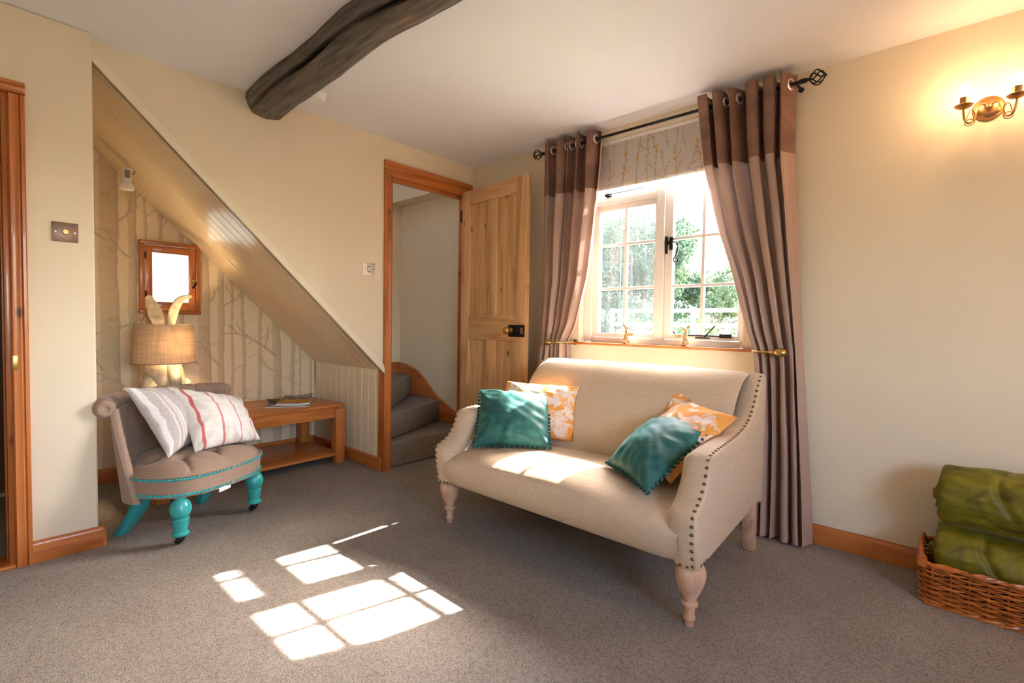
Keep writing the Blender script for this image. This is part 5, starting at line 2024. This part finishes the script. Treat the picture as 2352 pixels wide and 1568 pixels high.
# ================================================================== WALL SCONCE
SY, SZ = -2.883, 1.858
sc_ = thing('wall_sconce', 'antique brass wall light with two lit candle bulbs on the right hand wall', 'wall light', (0, SY, SZ))
bp2 = MB()
prof = [(0.0, 0.020), (0.25, 0.0195), (0.55, 0.017), (0.72, 0.012), (0.80, 0.0095), (0.86, 0.0105), (0.93, 0.009), (0.96, 0.005), (1.0, 0.004), (1.0, 0.0)]
bp2.grid(lambda u, v: (-interp([(i / 9, p[1]) for i, p in enumerate(prof)], v), SY + 0.047 * interp([(i / 9, p[0]) for i, p in enumerate(prof)], v) * math.cos(2 * PI * u),
                       SZ + 0.046 * interp([(i / 9, p[0]) for i, p in enumerate(prof)], v) * math.sin(2 * PI * u)), 40, 28, closeu=True)
bp2.build('backplate', M['antique'], sc_)
MB().ball((-0.030, SY, SZ - 0.002), (0.012, 0.014, 0.014), 12, 8).tube([(-0.018, SY, SZ - .002), (-0.030, SY, SZ - 0.002)], 0.009, 10).build('boss', M['antique'], sc_)
for s in (-1, 1):
    y = lambda a: SY + s * a
    pts = [(-0.032, y(0.004), SZ + 0.002), (-0.042, y(0.016), SZ + 0.008), (-0.058, y(0.028), SZ + 0.000), (-0.070, y(0.035), SZ - 0.025), (-0.078, y(0.042), SZ - 0.056), (-0.088, y(0.055), SZ - 0.068), (-0.097, y(0.066), SZ - 0.055), (-0.1, y(0.070), SZ - 0.030), (-0.1, y(0.071), SZ - 0.008)]
    MB().tube(catmull(pts, 6), 0.0042, 10).build('arm', M['antique'], sc_)
    loop = [(-0.088 + 0.004 * math.cos(t), y(0.052 + 0.014 * math.cos(t)), SZ - 0.066 + 0.012 * math.sin(t)) for t in [2 * PI * k / 16 for k in range(16)]]
    cu = MB().tube(loop, 0.0018, 6, closed=True)
    cu.tube(catmull([(-0.094, y(0.062), SZ - 0.058), (-0.092, y(0.055), SZ - 0.030), (-0.088, y(0.048), SZ - 0.020), (-0.086, y(0.041), SZ - 0.028), (-0.086, y(0.038), SZ - 0.036)], 5), 0.0018, 6)
    cu.build('scroll', M['antique'], sc_)
    T = Matrix.Translation((-0.1, y(0.071), SZ - 0.012))
    MB().lathe([(0.004, -0.004), (0.010, -0.003), (0.022, 0.003), (0.0285, 0.010), (0.0275, 0.0115), (0.018, 0.006), (0.0, 0.005)], 24, T, caps=False).build('drip_pan', M['antique'], sc_)
    MB().lathe([(0.0125, 0.005), (0.0125, 0.040), (0.011, 0.041), (0.0, 0.041)], 18, T, caps=False).build('candle_tube', M['antique'], sc_)
    bl = MB().lathe([(0.006, 0.041), (0.0125, 0.050), (0.0155, 0.062), (0.0150, 0.073), (0.0105, 0.084), (0.004, 0.091), (0.0, 0.0925)], 16, T, caps=False).build('bulb', M['lamp_glass'], sc_)
    d = bpy.data.lights.new('sconce_light', 'POINT')
    d.energy = SCONCE_W
    d.color = (1.0, 0.56, 0.25)
    d.shadow_soft_size = 0.014
    lo = bpy.data.objects.new('sconce_light', d)
    COL.objects.link(lo)
    lo.parent = sc_
    lo.location = WM(sc_).inverted() @ Vector((-0.1, y(0.071), SZ + 0.058))
    bl.visible_shadow = False

fill_sconce = thing('wall_sconce', 'unseen copy of the brass wall light added behind the camera as warm fill', 'wall light', (-0.95, -4.6, SZ), math.radians(-90))  # added out of view to warm the right wall and carpet
for o in list(sc_.children):
    c = clone(o, fill_sconce)
    if c.type == 'LIGHT':
        c.data = o.data.copy()
        c.data.energy = FILL_SCONCE_W

# ================================================================== BASKET AND THROWS
BX0, BX1, BYA, BYB, BH = -0.315, -0.035, -2.762, -3.36, 0.150
bk_ = thing('wicker_basket', 'oblong orange brown wicker basket on the carpet against the wall', 'basket', (-0.17, (BYA + BYB) / 2, 0))


def rect_path(x0, x1, ya, yb, r, n_per=0.012):
    """rounded rectangle loop, even spacing"""
    pts = []
    cs = [(x0 + r, ya - r, PI / 2, PI), (x0 + r, yb + r, PI, 1.5 * PI), (x1 - r, yb + r, 1.5 * PI, 2 * PI), (x1 - r, ya - r, 0, PI / 2)]
    raw = []
    for cx, cy, a0, a1 in cs:
        for k in range(7):
            a = a0 + (a1 - a0) * k / 6
            raw.append(Vector((cx + r * math.cos(a), cy + r * math.sin(a), 0)))
    raw.append(raw[0])
    L = sum((b - a).length for a, b in zip(raw, raw[1:]))
    m = int(L / n_per)
    m -= m % 4
    acc, i = 0, 0
    out = []
    for k in range(m):
        d = L * k / m
        while acc + (raw[i + 1] - raw[i]).length < d:
            acc += (raw[i + 1] - raw[i]).length
            i += 1
        out.append(raw[i].lerp(raw[i + 1], (d - acc) / (raw[i + 1] - raw[i]).length))
    return out


loop = rect_path(BX0, BX1, BYA, BYB, 0.035)
ml = len(loop)
cen = Vector(((BX0 + BX1) / 2, (BYA + BYB) / 2, 0))


def loop_pt(i, z, off):
    p = loop[i % ml]
    t = (loop[(i + 1) % ml] - loop[i - 1]).normalized()
    nrm = Vector((t.y, -t.x, 0))
    if nrm.dot(p - cen) < 0:
        nrm = -nrm
    flare = 0.010 * (z / BH)
    return p + nrm * (off + flare) + Vector((0, 0, z))


rows = 15
for k in range(rows):
    z = 0.010 + (BH - 0.024) * k / (rows - 1)
    pts = [loop_pt(i, z + 0.0012 * math.sin(i * 1.7 + k), 0.0062 * math.cos(PI * i / 2 * 0.5 * 1.0 + (k % 2) * PI)) for i in range(ml)]
    MB().tube(pts, 0.0036 + 0.0004 * (k % 3), 6, closed=True).build('strand', M['wicker' if k % 3 else 'wickerd'], bk_)
s0 = None
for i in range(0, ml, 4):
    pts = [loop_pt(i, 0.004, 0.0), loop_pt(i, BH * .5, 0.0), loop_pt(i, BH - 0.004, 0.0)]
    MB().tube(pts, 0.0040, 6).build('stake', M['wickerd'], bk_)
for (z, ph, rr) in ((BH, 0, .0062), (BH + .004, PI, .0062), (BH + 0.002, PI / 2, .0058), (0.006, 0, .006), (0.006, PI, .006)):
    pts = [loop_pt(i, z + 0.004 * math.sin(2 * PI * i / 8 + ph), 0.006 * math.cos(2 * PI * i / 8 + ph)) for i in range(ml)]
    MB().tube(pts, rr, 6, closed=True).build('rim' if z > .1 else 'base_rim', M['wicker'], bk_)
# end handle: a raised hoop at each end with a thick bound joint
for ye, sg in ((BYA, 1), (BYB, -1)):
    hp_ = catmull([(BX0 + .02, ye, BH - .01), (BX0 + .05, ye + sg * .008, BH + .016), (-0.175, ye + sg * .012, BH + .030), (BX1 - .05, ye + sg * .008, BH + .032), (BX1 - .02, ye, BH - .01)], 6)
    MB().tube(hp_, 0.0085, 8).build('handle', M['wicker'], bk_)
    MB().tube([(BX0 - .012, ye + sg * .002, BH + .003), (BX0 + 0.030, ye + sg * .004, BH + .006)], 0.0155, 10).build('handle_joint', M['wicker'], bk_)
MB().box(BX0 + .01, BX1 - .01, BYB + .01, BYA - .01, 0.003, 0.010).build('base', M['wickerd'], bk_)


def rolled_throw(name, label, cx, cz, y0, y1, ra, rb_, seed, turns=3.2, sag=0.0):
    r = thing(name, label, 'throw', (cx, (y0 + y1) / 2, cz - rb_), group='green velvet throws')

    def fn(u, v):
        y = y0 + (y1 - y0) * u
        a = 2 * PI * v
        e = min(u, 1 - u)
        rnd = max(0.0, min(1.0, e / 0.055))
        k = 0.88 + 0.12 * math.sqrt(1 - (1 - rnd) ** 2)
        y += (0.010 * mnoise.noise(Vector((math.cos(a) * 0.9, math.sin(a) * 0.9, seed + 3))) ) * (1 - rnd)
        n = mnoise.noise(Vector((math.cos(a) * 1.3 + seed, math.sin(a) * 1.3, y * 4.5)))
        n2 = mnoise.noise(Vector((math.cos(a) * 1.6 + seed, math.sin(a) * 1.6, y * 11)))
        dent = 0.012 * math.exp(-((y - (y0 + (y1 - y0) * .30) + .03 * math.sin(a * 2)) / .012) ** 2) * max(0, math.cos(a - 2.6))
        crease = mnoise.noise(Vector((math.cos(a) * 2.2 + seed * 2, math.sin(a) * 2.2, y * 3.0 + 9)))
        R = 1 + 0.06 * n + 0.03 * n2 - 0.035 * math.exp(-(crease / 0.12) ** 2)
        x = cx + ra * k * R * math.cos(a) - dent * math.cos(a)
        z = cz + rb_ * k * R * math.sin(a) + sag * math.sin(PI * u) - dent
        return (x, y, z)
    m = MB().grid(fn, 80, 64, closev=True)
    m.build('roll', M['green'], r, angle=80)

    for (ye, sgn, uu) in ((y0, 1, 0.0), (y1, -1, 1.0)):
        def en(u, v):
            a = 2 * PI * turns * u
            rr = 0.88 * (1 - 0.93 * u)
            d = 0.012 * abs(math.sin(a * .5 * 1.0 + v * 0)) + 0.010 * mnoise.noise(Vector((math.cos(2 * PI * v) * .8, math.sin(2 * PI * v) * .8, u * 5 + seed)))
            rad = 1 - u
            sp = abs(math.sin(PI * (turns * rad + v))) * 0.020 - 0.006
            fx, fy, fz = fn(uu, v)
            return (cx + (fx - cx) * rad, fy + sgn * (sp * smoothstep(0, .15, u) + 0.010 * smoothstep(0, 1, u) * math.sin(u * 9) - 0.012 * math.sin(PI * min(1, u * 2.2))), cz + (fz - cz) * rad)
        MB().grid(en, 26, 64, closev=True).build('roll_end', M['green'], r, angle=80)
    return r


rolled_throw('rolled_throw', 'thick green velvet throw lying in the basket as the lower of two', -0.172, 0.172, -2.796, -3.31, 0.108, 0.098, 2.0, sag=-0.012)
rolled_throw('rolled_throw', 'thick rolled green velvet throw on top of the other one in the basket', -0.150, 0.381, -2.798, -3.40, 0.115, 0.112, 6.5)

# ================================================================== SWITCHES AND SOCKET
ds = thing('dimmer_switch', 'brown metal dimmer switch on the pier by the left doorway', 'switch', (-2.374, -0.07, 1.349))
MB().box(-2.415, -2.333, -0.0755, -0.0705, 1.309, 1.389).build('plate', M['bronze_plate'], ds, bevel=0.002)
MB().lathe([(0.0105, 0), (0.0105, 0.012), (0.009, 0.0145), (0, 0.0145)], 18, Matrix.Translation((-2.374, -0.0755, 1.349)) @ Matrix.Rotation(PI / 2, 4, 'X'), caps=False).build('dial', M['antique'], ds)
for dx_ in (-0.030, 0.030):
    MB().lathe([(0.0038, 0), (0.003, 0.0012), (0, 0.0015)], 10, Matrix.Translation((-2.374 + dx_, -0.0755, 1.349)) @ Matrix.Rotation(PI / 2, 4, 'X'), caps=False).build('screw', M['chrome'], ds)
ls = thing('light_switch', 'brushed steel light switch on the wall by the stair door', 'switch', (-0.914, 0, 1.338))
MB().box(-0.957, -0.871, -0.0055, -0.0005, 1.298, 1.378).build('plate', M['chrome'], ls, bevel=0.0025)
MB().box(-0.926, -0.902, -0.0075, -0.0055, 1.318, 1.358).build('rocker_frame', M['bronze_plate'], ls, bevel=0.001)
MB().box(-0.9225, -0.9055, -0.0105, -0.0075, 1.323, 1.353, Matrix.Identity(4)).build('rocker', M['white'], ls, bevel=0.001)
for dx_ in (-0.030, 0.030):
    MB().lathe([(0.0038, 0), (0.003, 0.0012), (0, 0.0015)], 10, Matrix.Translation((-0.914 + dx_, -0.0055, 1.338)) @ Matrix.Rotation(PI / 2, 4, 'X'), caps=False).build('screw', M['bronze_plate'], ls)
sk = thing('wall_socket', 'white wall socket low down behind the sofa and the curtain', 'socket', (0, -2.15, 0.155))
MB().box(-0.012, -0.0005, -2.19, -2.055, 0.115, 0.200).build('plate', M['white'], sk, bevel=0.003)
MB().box(-0.050, -0.012, -2.125, -2.080, 0.135, 0.185).build('plug', M['white'], sk, bevel=0.006)

# ================================================================== HARE FIGURINES ON THE SILL
def figurine(x, y, rz, label):
    r = thing('hare_figurine', label, 'figurine', (x, y, 0.8922), rz, group='gold hares on the sill')

    def fb(mb, name):
        mb.v = [tuple(Vector(p) * 0.94) for p in mb.v]
        return mb.build(name, M['gold'], r, local=True, angle=60)
    fb(MB().lathe([(0.022, 0.0), (0.022, 0.003), (0.018, 0.005), (0.0, 0.005)], 18, caps=False), 'base')
    b = MB()
    bp_ = catmull([(0.004, 0, 0.008), (0.004, 0, 0.022), (0.001, 0, 0.038), (-0.001, 0, 0.055), (0.0, 0, 0.072), (0.004, 0, 0.086)], 4)
    b.tube(bp_, list(np.interp(np.linspace(0, 5, 21), range(6), [.012, .0175, .0165, .0135, .0115, .008])), 14)
    b.ball((-0.002, 0.012, 0.018), (.014, .009, .016), 10, 8).ball((-0.002, -0.012, 0.018), (.014, .009, .016), 10, 8)
    b.ball((-0.014, 0.011, 0.008), (.013, .006, .005), 8, 6).ball((-0.014, -0.011, 0.008), (.013, .006, .005), 8, 6)
    b.ball((0.020, 0, 0.016), 0.006, 8, 6)
    b.tube(catmull([(0.005, 0, .084), (0.002, 0, .094), (-0.006, 0, .099), (-0.016, 0, .098), (-0.021, 0, .097)], 4), list(np.interp(np.linspace(0, 4, 17), range(5), [.009, .0105, .0105, .0075, .004])), 12)
    fb(b, 'body')
    for s in (-1, 1):
        fb(MB().tube(catmull([(0.004, s * .005, .100), (0.011, s * .008, .110), (0.018, s * .010, .118), (0.022, s * .011, .124)], 4), list(np.interp(np.linspace(0, 3, 13), range(4), [.0035, .006, .0055, .0015])), 10, flat=.45), 'ear')
        fb(MB().tube(catmull([(0.0, s * .011, .070), (-0.012, s * .015, .062), (-0.026, s * .013, .060), (-0.036, s * .009, .062)], 4), .0042, 8), 'foreleg')
    fb(MB().lathe([(0.0, 0.050), (0.010, 0.051), (0.018, 0.058), (0.021, 0.070), (0.0195, 0.0705), (0.0165, 0.060), (0.008, 0.054), (0.0, 0.053)], 20, Matrix.Translation((-0.044, 0, 0)), caps=False), 'bowl')


figurine(0.002, -1.352, math.radians(62), 'pale gold hare figurine holding a bowl under the left casement')
figurine(0.006, -1.712, math.radians(-48), 'pale gold hare figurine holding its bowl out, under the right casement')

# ================================================================== SMOKE DETECTOR
sd = thing('smoke_detector', 'white smoke detector on the ceiling just behind the oak beam', 'smoke detector', (-1.38, -0.26, 2.2))
MB().lathe([(0.052, 0.0), (0.052, -0.012), (0.046, -0.020), (0.046, -0.030), (0.038, -0.038), (0.0, -0.040)], 28, Matrix.Translation((-1.400, -0.270, 2.1995)), caps=False).build('case', M['white'], sd)

# ================================================================== OUTSIDE
M['grass'] = plain('lawn_green', (0.12, 0.14, 0.08), 0.9, var=0.3, scale=3)
gr = MB().box(0.2, 45, -40, 40, -0.32, -0.25).build('ground_garden', M['grass'], smooth=False)
struct(gr, 'garden lawn outside the window')


def leaf_mat(name, col, tcol):
    m = bpy.data.materials.new(name)
    m.use_nodes = True
    nt = m.node_tree
    nt.nodes.clear()
    out = N(nt, 'ShaderNodeOutputMaterial')
    d = N(nt, 'ShaderNodeBsdfDiffuse')
    t = N(nt, 'ShaderNodeBsdfTranslucent')
    mp = coords(nt)
    nz = N(nt, 'ShaderNodeTexNoise')
    nz.inputs['Scale'].default_value = 1.6
    nt.links.new(mp.outputs['Vector'], nz.inputs['Vector'])
    r = ramp(nt, [(0.3, [c * .6 for c in col]), (0.7, [c * 1.4 for c in col])])
    nt.links.new(nz.outputs['Fac'], r.inputs['Fac'])
    nt.links.new(r.outputs['Color'], d.inputs['Color'])
    t.inputs['Color'].default_value = (*tcol, 1)
    mx = N(nt, 'ShaderNodeMixShader')
    mx.inputs['Fac'].default_value = 0.35
    nt.links.new(d.outputs[0], mx.inputs[1])
    nt.links.new(t.outputs[0], mx.inputs[2])
    nt.links.new(mx.outputs[0], out.inputs['Surface'])
    return m


M['leaf_a'] = leaf_mat('leaf_dark', (0.045, 0.075, 0.05), (0.06, 0.09, 0.045))
M['leaf_b'] = leaf_mat('leaf_light', (0.075, 0.105, 0.065), (0.10, 0.14, 0.07))
M['bark'] = plain('bark', (0.10, 0.075, 0.05), 0.9, var=0.3, scale=20)


def leafy(name, label, cat, base, blobs, nleaf, size, mat, seed, trunk_h, group):
    r = np.random.default_rng(seed)
    root = thing(name, label, cat, base, group=group)
    vs, fs = [], []
    tot = sum(b[3] ** 3 for b in blobs)
    for (bx, by, bz, br) in blobs:
        k = int(nleaf * br ** 3 / tot) + 40
        d = r.normal(size=(k, 3))
        d /= np.linalg.norm(d, axis=1)[:, None]
        rad = br * r.uniform(0.25, 1.0, k) ** 0.45
        pos = d * rad[:, None] * np.array([1, 1, .85]) + np.array([bx, by, bz])
        for p in pos:
            a = Vector(r.normal(size=3)).normalized()
            b = a.cross(Vector(r.normal(size=3))).normalized()
            s = size * r.uniform(.6, 1.3)
            P_ = Vector(p)
            o = len(vs)
            vs += [tuple(P_ - a * s), tuple(P_ + b * s * .45), tuple(P_ + a * s), tuple(P_ - b * s * .45)]
            fs.append((o, o + 1, o + 2, o + 3))
    m = MB()
    m.v, m.f = vs, fs
    f = m.build('foliage', M[mat], root, smooth=False, fix=False, local=True)
    f['kind'] = 'stuff'
    t = MB()
    t.tube([(0, 0, 0), (0.05, 0.03, trunk_h * .5), (0, 0, trunk_h)], [0.10, 0.085, 0.06], 8)
    for (bx, by, bz, br) in blobs[:5]:
        t.tube([(0, 0, trunk_h * .6), (bx * .5, by * .5, (trunk_h * .6 + bz) / 2 + .1), (bx, by, bz)], [0.05, 0.03, 0.012], 6)
    t.build('trunk', M['bark'], root, local=True)


def blobs(seed, n, sx, sy, z0, z1, r0, r1):
    r = np.random.default_rng(seed)
    return [(r.uniform(-sx, sx), r.uniform(-sy, sy), r.uniform(z0, z1), r.uniform(r0, r1)) for _ in range(n)]


G = -0.25
leafy('garden_tree', 'dense dark green garden tree filling the left casement', 'tree', (7.6, 2.75, G), blobs(1, 16, .8, .95, .9, 3.9, .42, .72), 19000, 0.055, 'leaf_a', 1, 1.8, 'garden trees')
leafy('garden_tree', 'paler green garden tree far behind the dense dark one', 'tree', (11.2, 6.2, G), blobs(2, 12, 1.1, 1.2, 1.0, 4.2, .5, .9), 6000, 0.10, 'leaf_b', 2, 1.7, 'garden trees')
leafy('garden_tree', 'sparse light tree seen through the right casement', 'tree', (12.2, 2.5, G), blobs(3, 16, 1.2, 1.5, .9, 2.9, .35, .7), 9000, 0.07, 'leaf_b', 3, 1.8, 'garden trees')
leafy('garden_shrub', 'low dark shrub behind the white garden rails', 'shrub', (5.0, 1.75, G), blobs(4, 10, .5, .55, .4, 1.35, .28, .42), 9000, 0.036, 'leaf_a', 4, .6, 'garden shrubs')
leafy('garden_shrub', 'low light green shrub below the right casement', 'shrub', (5.3, -0.2, G), blobs(5, 10, .5, .5, .4, 1.25, .25, .40), 6000, 0.036, 'leaf_b', 5, .6, 'garden shrubs')
ra = thing('garden_rail', 'white painted garden rail fence beyond the left casement', 'fence', (3.0, 0.0, G))
for py in (0.52, -0.55, -1.6):
    MB().box(2.98, 3.02, py - .022, py + .022, G, 1.225).build('post', M['white'], ra, bevel=0.004)
for pz in (1.19, 1.02):
    MB().box(2.985, 3.015, -1.65, 0.50, pz - .022, pz + .022).build('rail', M['white'], ra, bevel=0.003)
ho = thing('hanging_ornament', 'round white glass disc on a thread outside the left casement', 'ornament', (0.155, -1.216, 1.067))
MB().lathe([(0.0, -0.004), (0.018, -0.003), (0.0215, 0.0), (0.018, 0.003), (0.0, 0.004)], 24, Matrix.Translation((0.155, -1.216, 1.067)) @ Matrix.Rotation(PI / 2, 4, 'Y') @ Matrix.Rotation(0.7, 4, 'X'), caps=False).build('disc', M['white'], ho)
MB().tube([(0.155, -1.216, 1.088), (0.155, -1.216, WZ1)], 0.0008, 5).build('thread', M['white'], ho)
